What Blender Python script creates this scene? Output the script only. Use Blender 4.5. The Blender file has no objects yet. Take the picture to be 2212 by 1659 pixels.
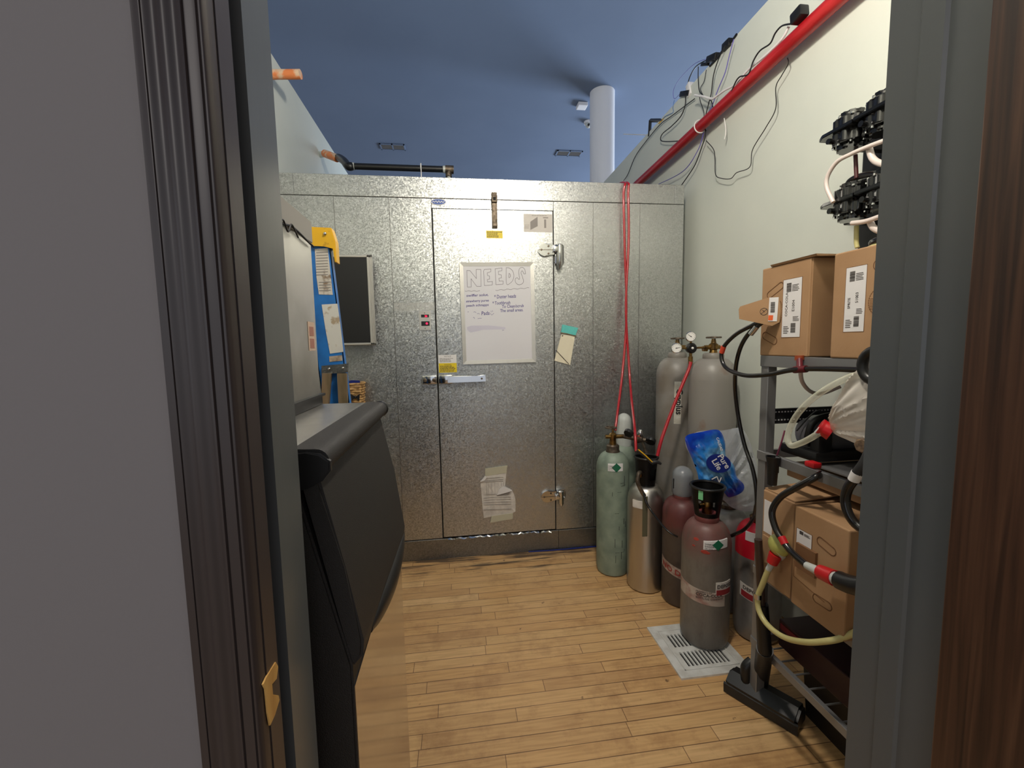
import bpy, bmesh, math, random
from mathutils import Vector, Matrix, noise

C = bpy.context.scene.collection
S = bpy.context.scene
PI = math.pi
random.seed(7)

# ------------------------------------------------------------------ camera
CAM_Z = 1.341
FPX = 914.61
R0 = (0.99146278, 0.01820248, -0.1291132)      # camera right  (x, down, depth)
R1 = (-0.0300802, 0.99542842, -0.09065016)     # camera down
R2 = (0.12687289, 0.09376001, 0.98747776)      # camera forward
cd = bpy.data.cameras.new('camera'); cam = bpy.data.objects.new('camera', cd); C.objects.link(cam)
cd.sensor_fit = 'HORIZONTAL'; cd.sensor_width = 36.0; cd.lens = FPX * 36.0 / 2212.0
cd.clip_start = 0.02; cd.clip_end = 100
m = Matrix(((R0[0], -R1[0], -R2[0], 0), (R0[2], -R1[2], -R2[2], 0), (-R0[1], R1[1], R2[1], CAM_Z), (0, 0, 0, 1)))
cam.matrix_world = m
S.camera = cam

# ------------------------------------------------------------------ world, lights, exposure
w = bpy.data.worlds.new('world'); S.world = w; w.use_nodes = True
bgn = w.node_tree.nodes['Background']
bgn.inputs[0].default_value = (0.84, 0.90, 1.0, 1); bgn.inputs[1].default_value = 0.46
S.view_settings.view_transform = 'Standard'; S.view_settings.look = 'None'
S.view_settings.gamma = 1.0; S.view_settings.use_curve_mapping = False
S.view_settings.exposure = 0.82

def light(name, kind, loc, energy, color, size=0.1, aim=None, size_y=None):
    l = bpy.data.lights.new(name, kind); l.energy = energy; l.color = color
    if kind == 'AREA':
        l.size = size
        if size_y: l.shape = 'RECTANGLE'; l.size_y = size_y
    else:
        l.shadow_soft_size = size
    o = bpy.data.objects.new(name, l); C.objects.link(o); o.location = loc
    if aim: o.rotation_euler = (Vector(aim) - Vector(loc)).to_track_quat('-Z', 'Y').to_euler()
    return o
# warm room lamp hanging just inside the doorway
light('room_lamp', 'POINT', (0.38, 0.92, 2.74), 46, (1.0, 0.91, 0.79), 0.08)
# daylight from the shopfront windows of the open hall beyond the partition
light('window_daylight', 'AREA', (9.0, 9.0, 1.6), 620, (0.72, 0.84, 1.0), 5.0, (0, 5, 4.6), 2.6)
# unseen fill light added behind the camera to lift the near wall
light('hall_fill', 'AREA', (-0.9, -2.6, 3.0), 12, (1.0, 0.93, 0.88), 1.2, (-0.3, 0.4, 1.2))

# ------------------------------------------------------------------ helpers
def ray(px, py):
    a = (px - 1106) / FPX; b = (py - 829.5) / FPX
    x = R0[0]*a + R1[0]*b + R2[0]; dn = R0[1]*a + R1[1]*b + R2[1]; dp = R0[2]*a + R1[2]*b + R2[2]
    return Vector((x, dp, -dn))
def atY(px, py, Y): d = ray(px, py); d = d * (Y / d.y); return Vector((d.x, Y, CAM_Z + d.z))
def atX(px, py, X): d = ray(px, py); d = d * (X / d.x); return Vector((X, d.y, CAM_Z + d.z))
def atZ(px, py, Z): d = ray(px, py); d = d * ((Z - CAM_Z) / d.z); return Vector((d.x, d.y, Z))

def lin(c):
    def f(v):
        v /= 255.0
        return v/12.92 if v <= 0.04045 else ((v+0.055)/1.055)**2.4
    return (f(c[0]), f(c[1]), f(c[2]), 1)

def mat(name, col, rough=0.5, metal=0.0, col2=None, nscale=8, nlo=0.4, nhi=0.65, bump=0, bscale=200, spec=0.5,
        emit=None, estr=0, coat=0, stretch=(1, 1, 1), rough2=None, ndetail=4):
    M = bpy.data.materials.new(name); M.use_nodes = True
    nt = M.node_tree; N = nt.nodes; L = nt.links
    b = N['Principled BSDF']
    b.inputs['Base Color'].default_value = lin(col); b.inputs['Roughness'].default_value = rough
    b.inputs['Metallic'].default_value = metal; b.inputs['Specular IOR Level'].default_value = spec
    b.inputs['Coat Weight'].default_value = coat
    tc = N.new('ShaderNodeTexCoord'); mp = N.new('ShaderNodeMapping'); mp.inputs['Scale'].default_value = stretch
    L.new(tc.outputs['Object'], mp.inputs[0])
    if col2 is not None or rough2 is not None:
        n = N.new('ShaderNodeTexNoise'); n.inputs['Scale'].default_value = nscale; n.inputs['Detail'].default_value = ndetail
        L.new(mp.outputs[0], n.inputs[0])
        r = N.new('ShaderNodeMapRange'); r.inputs[1].default_value = nlo; r.inputs[2].default_value = nhi
        L.new(n.outputs[0], r.inputs[0])
        if col2 is not None:
            mx = N.new('ShaderNodeMix'); mx.data_type = 'RGBA'
            mx.inputs[6].default_value = lin(col); mx.inputs[7].default_value = lin(col2)
            L.new(r.outputs[0], mx.inputs[0]); L.new(mx.outputs[2], b.inputs['Base Color'])
        if rough2 is not None:
            r2 = N.new('ShaderNodeMapRange'); r2.inputs[3].default_value = rough; r2.inputs[4].default_value = rough2
            L.new(r.outputs[0], r2.inputs[0]); L.new(r2.outputs[0], b.inputs['Roughness'])
    if bump:
        n2 = N.new('ShaderNodeTexNoise'); n2.inputs['Scale'].default_value = bscale; n2.inputs['Detail'].default_value = 3
        L.new(mp.outputs[0], n2.inputs[0])
        bp = N.new('ShaderNodeBump'); bp.inputs['Strength'].default_value = bump; bp.inputs['Distance'].default_value = 0.002
        L.new(n2.outputs[0], bp.inputs['Height']); L.new(bp.outputs[0], b.inputs['Normal'])
    if emit:
        b.inputs['Emission Color'].default_value = lin(emit); b.inputs['Emission Strength'].default_value = estr
    return M

def clear_mat(name, col, opacity, rough=0.12, bump=0.4, bscale=25):
    M = bpy.data.materials.new(name); M.use_nodes = True
    nt = M.node_tree; N = nt.nodes; L = nt.links
    b = N['Principled BSDF']; out = N['Material Output']
    b.inputs['Base Color'].default_value = lin(col); b.inputs['Roughness'].default_value = rough
    t = N.new('ShaderNodeBsdfTransparent'); mx = N.new('ShaderNodeMixShader')
    lw = N.new('ShaderNodeLayerWeight'); lw.inputs[0].default_value = 0.35
    r = N.new('ShaderNodeMapRange'); r.inputs[3].default_value = opacity; r.inputs[4].default_value = min(1, opacity + 0.55)
    tc = N.new('ShaderNodeTexCoord')
    n2 = N.new('ShaderNodeTexNoise'); n2.inputs['Scale'].default_value = bscale; n2.inputs['Detail'].default_value = 3
    L.new(tc.outputs['Object'], n2.inputs[0])
    bp = N.new('ShaderNodeBump'); bp.inputs['Strength'].default_value = bump; bp.inputs['Distance'].default_value = 0.01
    L.new(n2.outputs[0], bp.inputs['Height']); L.new(bp.outputs[0], b.inputs['Normal']); L.new(bp.outputs[0], lw.inputs[1])
    L.new(lw.outputs['Facing'], r.inputs[0]); L.new(r.outputs[0], mx.inputs[0])
    L.new(t.outputs[0], mx.inputs[1]); L.new(b.outputs[0], mx.inputs[2]); L.new(mx.outputs[0], out.inputs[0])
    return M

def galv_mat(name, base=(196, 198, 197), rough=0.38, scale=180):
    M = bpy.data.materials.new(name); M.use_nodes = True
    nt = M.node_tree; N = nt.nodes; L = nt.links
    b = N['Principled BSDF']; b.inputs['Metallic'].default_value = 1.0
    tc = N.new('ShaderNodeTexCoord')
    n0 = N.new('ShaderNodeTexNoise'); n0.inputs['Scale'].default_value = 60; L.new(tc.outputs['Object'], n0.inputs[0])
    ad = N.new('ShaderNodeMix'); ad.data_type = 'VECTOR'; ad.inputs[0].default_value = 0.02
    L.new(tc.outputs['Object'], ad.inputs[4]); L.new(n0.outputs[1], ad.inputs[5])
    v = N.new('ShaderNodeTexVoronoi'); v.inputs['Scale'].default_value = scale; L.new(ad.outputs[1], v.inputs[0])
    wn = N.new('ShaderNodeSeparateColor'); L.new(v.outputs['Color'], wn.inputs[0])
    r = N.new('ShaderNodeMapRange'); r.inputs[3].default_value = 0.74; r.inputs[4].default_value = 1.08
    L.new(wn.outputs[0], r.inputs[0])
    big = N.new('ShaderNodeTexNoise'); big.inputs['Scale'].default_value = 3; big.inputs['Detail'].default_value = 5
    L.new(tc.outputs['Object'], big.inputs[0])
    rb = N.new('ShaderNodeMapRange'); rb.inputs[1].default_value = .3; rb.inputs[2].default_value = .7
    rb.inputs[3].default_value = 0.92; rb.inputs[4].default_value = 1.03; L.new(big.outputs[0], rb.inputs[0])
    mu = N.new('ShaderNodeMath'); mu.operation = 'MULTIPLY'; L.new(r.outputs[0], mu.inputs[0]); L.new(rb.outputs[0], mu.inputs[1])
    vm = N.new('ShaderNodeVectorMath'); vm.operation = 'SCALE'; c = lin(base); vm.inputs[0].default_value = c[:3]
    L.new(mu.outputs[0], vm.inputs['Scale']); L.new(vm.outputs[0], b.inputs['Base Color'])
    rr = N.new('ShaderNodeMapRange'); rr.inputs[3].default_value = rough - 0.08; rr.inputs[4].default_value = rough + 0.12
    L.new(wn.outputs[1], rr.inputs[0]); L.new(rr.outputs[0], b.inputs['Roughness'])
    # every crystal of the zinc leans a little its own way
    sub = N.new('ShaderNodeVectorMath'); sub.operation = 'SUBTRACT'; L.new(v.outputs['Color'], sub.inputs[0]); sub.inputs[1].default_value = (.5, .5, .5)
    sc = N.new('ShaderNodeVectorMath'); sc.operation = 'SCALE'; L.new(sub.outputs[0], sc.inputs[0]); sc.inputs['Scale'].default_value = 0.13
    ge = N.new('ShaderNodeNewGeometry'); a2 = N.new('ShaderNodeVectorMath'); a2.operation = 'ADD'
    L.new(ge.outputs['Normal'], a2.inputs[0]); L.new(sc.outputs[0], a2.inputs[1])
    nm = N.new('ShaderNodeVectorMath'); nm.operation = 'NORMALIZE'; L.new(a2.outputs[0], nm.inputs[0]); L.new(nm.outputs[0], b.inputs['Normal'])
    return M

def tag(o, label=None, cat=None, group=None, kind=None):
    if label: o['label'] = label
    if cat: o['category'] = cat
    if group: o['group'] = group
    if kind: o['kind'] = kind
    return o
def thing(name, loc, label, cat, group=None):
    o = bpy.data.objects.new(name, None); C.objects.link(o); o.location = loc; o.empty_display_size = 0.05
    return tag(o, label, cat, group)

def root_loc(o):
    v = Vector((0, 0, 0))
    while o is not None:
        v += o.location; o = o.parent
    return v
def obj(name, bm, material, parent=None, smooth=False, local=False, label=None, keep=False):
    """link a bmesh as one object; vertices are given in world space unless local"""
    bmesh.ops.recalc_face_normals(bm, faces=bm.faces) if not keep else None
    me = bpy.data.meshes.new(name); bm.to_mesh(me); bm.free()
    if material: me.materials.append(material)
    for p in me.polygons: p.use_smooth = smooth
    if smooth:
        try: me.set_sharp_from_angle(angle=math.radians(40))
        except Exception: pass
    o = bpy.data.objects.new(name, me); C.objects.link(o)
    if parent is not None:
        o.parent = parent
        if not local: o.location = -root_loc(parent)
    if label: o['label'] = label
    return o
def rebase(o, base):
    """move a mesh object's origin to base, geometry stays"""
    base = Vector(base)
    for v in o.data.vertices: v.co -= base
    o.location = base
    return o

def box(bm, x0, x1, y0, y1, z0, z1, bev=0, seg=2, M=None):
    vs = [bm.verts.new((x, y, z)) for x in (x0, x1) for y in (y0, y1) for z in (z0, z1)]
    fs = [(0,1,3,2),(4,6,7,5),(0,4,5,1),(2,3,7,6),(0,2,6,4),(1,5,7,3)]
    ff = [bm.faces.new([vs[i] for i in f]) for f in fs]
    if bev:
        es = list({e for f in ff for e in f.edges})
        r = bmesh.ops.bevel(bm, geom=es, offset=bev, segments=seg, affect='EDGES', profile=0.5)
        vs = list({v for v in r['verts']} | {v for v in vs if v.is_valid})
    if M is not None:
        for v in vs: v.co = M @ v.co
    return vs

def prism(bm, poly, axis, a0, a1, M=None, bev=0):
    """extrude polygon: axis 'x' poly=(y,z); 'y' poly=(x,z); 'z' poly=(x,y)"""
    def P(p, a):
        if axis == 'x': return (a, p[0], p[1])
        if axis == 'y': return (p[0], a, p[1])
        return (p[0], p[1], a)
    A = [bm.verts.new(P(p, a0)) for p in poly]; B = [bm.verts.new(P(p, a1)) for p in poly]
    n = len(poly); ff = [bm.faces.new(A), bm.faces.new(B)]
    for i in range(n): ff.append(bm.faces.new((A[i], A[(i+1) % n], B[(i+1) % n], B[i])))
    vs = A + B
    if bev:
        es = list(ff[0].edges) + list(ff[1].edges)
        r = bmesh.ops.bevel(bm, geom=es, offset=bev, segments=2, affect='EDGES')
        vs = list({v for v in vs if v.is_valid} | set(r['verts']))
    if M is not None:
        for v in vs: v.co = M @ v.co
    return vs

def lathe(bm, prof, c=(0, 0, 0), seg=32, M=None, cap=True):
    rings = []; c = Vector(c)
    for r, z in prof:
        ring = []
        for i in range(seg):
            a = 2*PI*i/seg; v = Vector((r*math.cos(a), r*math.sin(a), z))
            if M is not None: v = M @ v
            ring.append(bm.verts.new(v + c))
        rings.append(ring)
    for a, b in zip(rings, rings[1:]):
        for i in range(seg): bm.faces.new((a[i], a[(i+1) % seg], b[(i+1) % seg], b[i]))
    if cap:
        bm.faces.new(rings[0][::-1]); bm.faces.new(rings[-1])

def dirM(d):
    return Vector(d).to_track_quat('Z', 'Y').to_matrix()
def rod(bm, p, q, r, seg=12, r2=None):
    p = Vector(p); q = Vector(q); d = q - p
    lathe(bm, [(r, 0), (r if r2 is None else r2, d.length)], p, seg, dirM(d))
def disc_ball(bm, c, r, seg=16, sx=1, sy=1, sz=1):
    n = seg//2
    prof = [(max(r*math.sin(PI*i/n), 1e-5), -r*math.cos(PI*i/n)) for i in range(n+1)]
    Mx = Matrix.Diagonal((sx, sy, sz)); lathe(bm, prof, c, seg, Mx)

def smooth_pts(pts, n=8, closed=False):
    P = [Vector(p) for p in pts]; out = []
    k = len(P)
    if k < 3: return P
    rng = range(k) if closed else range(k-1)
    for i in rng:
        if closed: a, b, c, d = P[i-1], P[i], P[(i+1) % k], P[(i+2) % k]
        else: a, b, c, d = P[max(i-1, 0)], P[i], P[i+1], P[min(i+2, k-1)]
        for j in range(n):
            t = j/n
            out.append(0.5*((2*b) + (c-a)*t + (2*a-5*b+4*c-d)*t*t + (3*b-a-3*c+d)*t**3))
    if not closed: out.append(P[-1])
    return out
def tube(bm, pts, r, seg=10, n=8, closed=False, raw=False, rad=None):
    P = [Vector(p) for p in pts] if raw else smooth_pts(pts, n, closed)
    k = len(P); rings = []; up = None
    for i in range(k):
        if closed: t = (P[(i+1) % k] - P[i-1])
        else: t = P[min(i+1, k-1)] - P[max(i-1, 0)]
        if t.length < 1e-9: t = Vector((0, 0, 1))
        t.normalize()
        if up is None:
            up = t.orthogonal().normalized()
        up = (up - t*up.dot(t)); up = up.normalized() if up.length > 1e-6 else t.orthogonal().normalized()
        s = t.cross(up); rr = r if rad is None else rad(i/(k-1))
        rings.append([bm.verts.new(P[i] + (up*math.cos(2*PI*j/seg) + s*math.sin(2*PI*j/seg))*rr) for j in range(seg)])
    pairs = list(zip(rings, rings[1:])) + ([(rings[-1], rings[0])] if closed else [])
    for a, b in pairs:
        for j in range(seg): bm.faces.new((a[j], a[(j+1) % seg], b[(j+1) % seg], b[j]))
    if not closed:
        bm.faces.new(rings[0][::-1]); bm.faces.new(rings[-1])

class Fr:
    """a flat frame on a surface: origin, u to the right, v up, n outwards"""
    def __init__(s, O, U, V):
        s.O = Vector(O); s.U = Vector(U).normalized(); s.V = Vector(V).normalized(); s.N = s.U.cross(s.V).normalized()
    def p(s, u, v, n=0): return s.O + s.U*u + s.V*v + s.N*n
    def quad(s, bm, u0, v0, u1, v1, n0=0, n1=0.0006):
        vs = [bm.verts.new(s.p(u, v, n)) for n in (n0, n1) for u, v in ((u0, v0), (u1, v0), (u1, v1), (u0, v1))]
        for f in ((0,3,2,1),(4,5,6,7),(0,1,5,4),(1,2,6,5),(2,3,7,6),(3,0,4,7)): bm.faces.new([vs[i] for i in f])
    def poly(s, bm, pts, n0=0, n1=0.0006):
        A = [bm.verts.new(s.p(u, v, n0)) for u, v in pts]; B = [bm.verts.new(s.p(u, v, n1)) for u, v in pts]
        k = len(pts); bm.faces.new(A[::-1]); bm.faces.new(B)
        for i in range(k): bm.faces.new((A[i], A[(i+1) % k], B[(i+1) % k], B[i]))
    def line(s, bm, pts, wd, n0=0.0004, n1=0.0010, sm=False):
        if sm: pts = [(q.x, q.y) for q in smooth_pts([(a, b, 0) for a, b in pts], 5)]
        for (a, b), (c, d) in zip(pts, pts[1:]):
            L = math.hypot(c-a, d-b)
            if L < 1e-7: continue
            tx, ty = (c-a)/L, (d-b)/L; h = wd/2
            q = [(a-tx*h*.5-ty*h, b-ty*h*.5+tx*h), (a-tx*h*.5+ty*h, b-ty*h*.5-tx*h), (c+tx*h*.5+ty*h, d+ty*h*.5-tx*h), (c+tx*h*.5-ty*h, d+ty*h*.5+tx*h)]
            s.poly(bm, q, n0, n1)

def text_bm(bm, body, size, place, align='LEFT', bold=0.0, shear=0.0, sub=0, fit=None):
    """adds letters; place(u, v, n) -> world"""
    cu = bpy.data.curves.new('t', 'FONT'); cu.body = body; cu.size = size; cu.align_x = align
    cu.extrude = 0.0003; cu.offset = bold; cu.resolution_u = 2; cu.shear = shear
    ob = bpy.data.objects.new('t', cu); C.objects.link(ob)
    dg = bpy.context.evaluated_depsgraph_get()
    me = bpy.data.meshes.new_from_object(ob.evaluated_get(dg))
    t = bmesh.new(); t.from_mesh(me)
    if fit and t.verts:
        k_ = fit/max(max(v.co.x for v in t.verts), 1e-6)
        for v in t.verts: v.co.x *= k_
    if sub:
        bmesh.ops.triangulate(t, faces=t.faces[:]); bmesh.ops.subdivide_edges(t, edges=[e for e in t.edges if e.calc_length() > .004], cuts=sub)
    mp = {}
    t.verts.index_update()
    for v in t.verts: mp[v.index] = bm.verts.new(place(v.co.x, v.co.y, v.co.z + 0.0006))
    for f in t.faces:
        try: bm.faces.new([mp[v.index] for v in f.verts])
        except ValueError: pass
    t.free(); bpy.data.objects.remove(ob); bpy.data.curves.remove(cu); bpy.data.meshes.remove(me)
def fr_text(bm, fr, body, size, u, v, align='LEFT', rot=0.0, bold=0.0, shear=0.0):
    ca, sa = math.cos(rot), math.sin(rot)
    text_bm(bm, body, size, lambda a, b, n: fr.p(u + a*ca - b*sa, v + a*sa + b*ca, n), align, bold, shear)
def microprint(bm, fr, u0, v0, u1, v1, rows, wd=0.5, seed=1, n0=0.0005, n1=0.001):
    """rows of small print too fine to read"""
    rn = random.Random(seed); h = (v1-v0)/rows
    for i in range(rows):
        u = u0; v = v0 + i*h
        end = u0 + (u1-u0)*rn.uniform(0.65, 1)
        while u < end:
            l = rn.uniform(0.04, 0.16)*(u1-u0); fr.quad(bm, u, v+h*.25, min(u+l, u1), v+h*(.25+wd), n0, n1); u += l + 0.02*(u1-u0)
def barcode(bm, fr, u0, v0, u1, v1, along='u', seed=1, n0=0.0005, n1=0.001):
    rn = random.Random(seed)
    if along == 'u':
        u = u0
        while u < u1:
            l = rn.choice((.6, 1, 1.8))*(u1-u0)/40; fr.quad(bm, u, v0, min(u+l, u1), v1, n0, n1); u += l + rn.choice((.6, 1, 1.6))*(u1-u0)/40
    else:
        v = v0
        while v < v1:
            l = rn.choice((.6, 1, 1.8))*(v1-v0)/40; fr.quad(bm, u0, v, u1, min(v+l, v1), n0, n1); v += l + rn.choice((.6, 1, 1.6))*(v1-v0)/40

# ------------------------------------------------------------------ materials
M_galv = galv_mat('galvanised_sheet')
M_galv_dull = galv_mat('galvanised_trim', (150, 150, 148), 0.42, 220)
M_gap = mat('dark_gap', (22, 20, 20), 0.8)
M_wall = mat('sage_wall_paint', (209, 213, 203), 0.62, bump=0.12, bscale=260, col2=(203, 208, 199), nscale=2)
M_hallwall = mat('grey_hall_paint', (128, 123, 122), 0.7, bump=0.1, bscale=300)
M_ceil = mat('blue_ceiling_paint', (108, 126, 154), 0.85, col2=(104, 122, 150), nscale=1.2)
M_white = mat('white_paint', (225, 226, 230), 0.6)
M_frame = mat('dark_gloss_frame_paint', (62, 54, 52), 0.36, bump=0.06, bscale=60, stretch=(1, 1, .2))
M_jamb = mat('grey_gloss_frame_paint', (92, 95, 94), 0.28, bump=0.05, bscale=60, stretch=(1, 1, .2))
M_blackp = mat('black_plastic', (20, 20, 21), 0.38)
M_blackrub = mat('black_rubber_hose', (22, 19, 18), 0.25, coat=0.3)
M_blacktex = mat('textured_black_panel', (38, 36, 34), 0.55, bump=0.5, bscale=900)
M_steel = mat('brushed_stainless', (212, 210, 204), 0.3, 1.0, col2=(190, 188, 182), nscale=6, bump=0.08, bscale=8, rough2=0.42)
M_mirror = mat('smooth_stainless_front', (205, 203, 202), 0.1, 1.0, bump=0.22, bscale=7, rough2=0.16, nscale=5)
M_chrome = mat('chrome', (205, 205, 205), 0.12, 1.0)
M_alu = mat('brushed_aluminium', (190, 186, 180), 0.3, 1.0, stretch=(1, 1, 20), bump=0.15, bscale=30, rough2=0.4, nscale=40)
M_alframe = mat('satin_aluminium_frame', (196, 194, 188), 0.4, 0.6)
M_board = mat('whiteboard_enamel', (214, 213, 218), 0.22)
M_paper = mat('white_paper', (214, 208, 200), 0.8, col2=(196, 190, 183), nscale=30)
M_tape = mat('masking_tape', (186, 182, 160), 0.6)
M_ink = mat('blue_violet_marker', (70, 62, 132), 0.6)
M_inkg = mat('grey_marker_outline', (112, 108, 116), 0.6)
M_smear = mat('faint_violet_smear', (196, 193, 208), 0.4)
M_print = mat('dark_print', (70, 62, 58), 0.7)
M_printl = mat('grey_print', (140, 134, 130), 0.7)
M_yellow = mat('yellow_label', (222, 196, 30), 0.5)
M_red = mat('red_plastic', (190, 24, 32), 0.35)
M_redled = mat('red_display', (120, 5, 20), 0.4, emit=(255, 20, 60), estr=2.2)
M_redtube = mat('red_tube', (168, 16, 30), 0.25, coat=0.4)
M_redpipe = mat('red_pipe_wrap', (160, 18, 24), 0.36, col2=(186, 44, 46), nscale=30, stretch=(1, .12, 1), bump=0.3, bscale=60)
M_card = mat('brown_cardboard', (170, 134, 98), 0.8, col2=(160, 124, 88), nscale=6, bump=0.15, bscale=120)
M_cardin = mat('cardboard_edge', (120, 84, 54), 0.85)
M_label = mat('white_label', (224, 222, 222), 0.5)
M_orange = mat('orange_sticker', (226, 96, 40), 0.6)
M_ladder = mat('blue_fibreglass', (34, 112, 190), 0.45, col2=(28, 92, 160), nscale=14)
M_lyellow = mat('yellow_ladder_cap', (216, 166, 24), 0.45, col2=(150, 110, 20), nscale=40, nlo=.6, nhi=.75)
M_tan = mat('dusty_rail_metal', (140, 118, 92), 0.6, 0.2, col2=(110, 96, 70), nscale=30, stretch=(1, 1, .2))
M_black = mat('matte_black_board', (18, 18, 20), 0.5)
M_brass = mat('dull_brass', (150, 118, 66), 0.35, 1.0, col2=(104, 84, 58), nscale=40)
M_grimy = mat('grimy_valve_metal', (118, 106, 92), 0.5, 0.8, col2=(80, 70, 60), nscale=50)
M_cylgreen = mat('pale_green_cylinder_paint', (134, 148, 132), 0.5, col2=(112, 126, 114), nscale=12, bump=0.1, bscale=80)
M_cylgrey = mat('grey_cylinder_paint', (136, 132, 126), 0.42, col2=(122, 114, 104), nscale=7, bump=0.08, bscale=60)
M_cylmar = mat('maroon_cylinder_paint', (128, 62, 62), 0.38, col2=(104, 62, 58), nscale=9)
M_cylbrown = mat('dirty_brown_cylinder', (84, 70, 62), 0.5, col2=(62, 54, 48), nscale=8)
M_cylworn = mat('worn_grey_cylinder', (116, 108, 100), 0.45, col2=(92, 82, 76), nscale=10, stretch=(1, 1, .5), bump=0.1, bscale=60)
M_shoulder = mat('scuffed_maroon_shoulder', (140, 82, 78), 0.38, col2=(116, 88, 82), nscale=16)
M_cylred = mat('red_cylinder_shoulder', (190, 24, 44), 0.35)
M_cylsil = mat('silver_cylinder_paint', (140, 138, 136), 0.35, 0.3, col2=(118, 114, 110), nscale=9)
M_capgrey = mat('grey_cap_paint', (128, 132, 136), 0.3)
M_capwhite = mat('pale_cap_paint', (190, 194, 190), 0.4)
M_green = mat('green_diamond', (24, 100, 70), 0.5)
M_greentape = mat('light_green_tape', (120, 196, 140), 0.5)
M_gauge = mat('gauge_face', (232, 230, 226), 0.4)
M_postm = mat('grey_rack_metal', (136, 136, 137), 0.4, 0.5)
M_postdk = mat('dark_rack_metal', (44, 44, 45), 0.45, 0.3)
M_clear = clear_mat('clear_vinyl_tube', (236, 236, 214), 0.22, 0.08, 0.05)
M_milky = mat('pale_yellow_tube', (196, 188, 128), 0.3)
M_bagclear = clear_mat('clear_plastic_bag', (244, 236, 226), 0.30, 0.10, .35, 14)
M_film = clear_mat('clear_shrink_film', (224, 230, 238), 0.26, 0.10, .5, 14)
M_whitetube = mat('white_tube', (214, 202, 196), 0.35)
M_chart = mat('teal_notepad_head', (92, 190, 184), 0.6)
M_cream = mat('cream_notepad_paper', (222, 214, 190), 0.8)
M_floorplate = mat('white_drain_cover', (216, 216, 212), 0.4, col2=(196, 194, 188), nscale=20)
M_orangeins = mat('orange_primer_stain', (226, 132, 76), 0.5, col2=(222, 190, 160), nscale=16, nlo=.5, nhi=.62)
M_wicker = mat('wicker', (196, 158, 104), 0.7, col2=(140, 104, 62), nscale=60)
M_bare = mat('bare_splintered_wood', (214, 170, 96), 0.7, col2=(180, 130, 64), nscale=40, stretch=(1, 1, .2))
M_yelbag = mat('yellow_green_bulb', (176, 176, 96), 0.35)
M_bluedk = mat('navy_print', (22, 40, 120), 0.35)
M_purple = mat('violet_cable', (96, 88, 170), 0.5)

def two_tone(name, low, high, z, wd, spot, rough=.45, metal=0, wob=.05):
    M = mat(name, low, rough, metal, bump=.1, bscale=60); nt = M.node_tree; N = nt.nodes; L = nt.links; b = N['Principled BSDF']
    tc = N.new('ShaderNodeTexCoord'); sp = N.new('ShaderNodeSeparateXYZ'); L.new(tc.outputs['Object'], sp.inputs[0])
    n = N.new('ShaderNodeTexNoise'); n.inputs['Scale'].default_value = 14; n.inputs['Detail'].default_value = 6; L.new(tc.outputs['Object'], n.inputs[0])
    m1 = N.new('ShaderNodeMath'); m1.operation = 'MULTIPLY_ADD'; L.new(n.outputs[0], m1.inputs[0]); m1.inputs[1].default_value = wob*2; L.new(sp.outputs[2], m1.inputs[2])
    r = N.new('ShaderNodeMapRange'); r.inputs[1].default_value = z-wd+wob; r.inputs[2].default_value = z+wd+wob; L.new(m1.outputs[0], r.inputs[0])
    mx = N.new('ShaderNodeMix'); mx.data_type = 'RGBA'; mx.inputs[6].default_value = lin(low); mx.inputs[7].default_value = lin(high); L.new(r.outputs[0], mx.inputs[0])
    mp = N.new('ShaderNodeMapping'); mp.inputs['Scale'].default_value = (1, 1, .45); L.new(tc.outputs['Object'], mp.inputs[0])
    n2 = N.new('ShaderNodeTexNoise'); n2.inputs['Scale'].default_value = 22; n2.inputs['Detail'].default_value = 8; n2.inputs['Roughness'].default_value = .7; L.new(mp.outputs[0], n2.inputs[0])
    r2 = N.new('ShaderNodeMapRange'); r2.inputs[1].default_value = .48; r2.inputs[2].default_value = .70; r2.inputs[4].default_value = .8; L.new(n2.outputs[0], r2.inputs[0])
    m2 = N.new('ShaderNodeMix'); m2.data_type = 'RGBA'; L.new(r2.outputs[0], m2.inputs[0]); L.new(mx.outputs[2], m2.inputs[6]); m2.inputs[7].default_value = lin(spot)
    L.new(m2.outputs[2], b.inputs['Base Color']); return M

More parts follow.
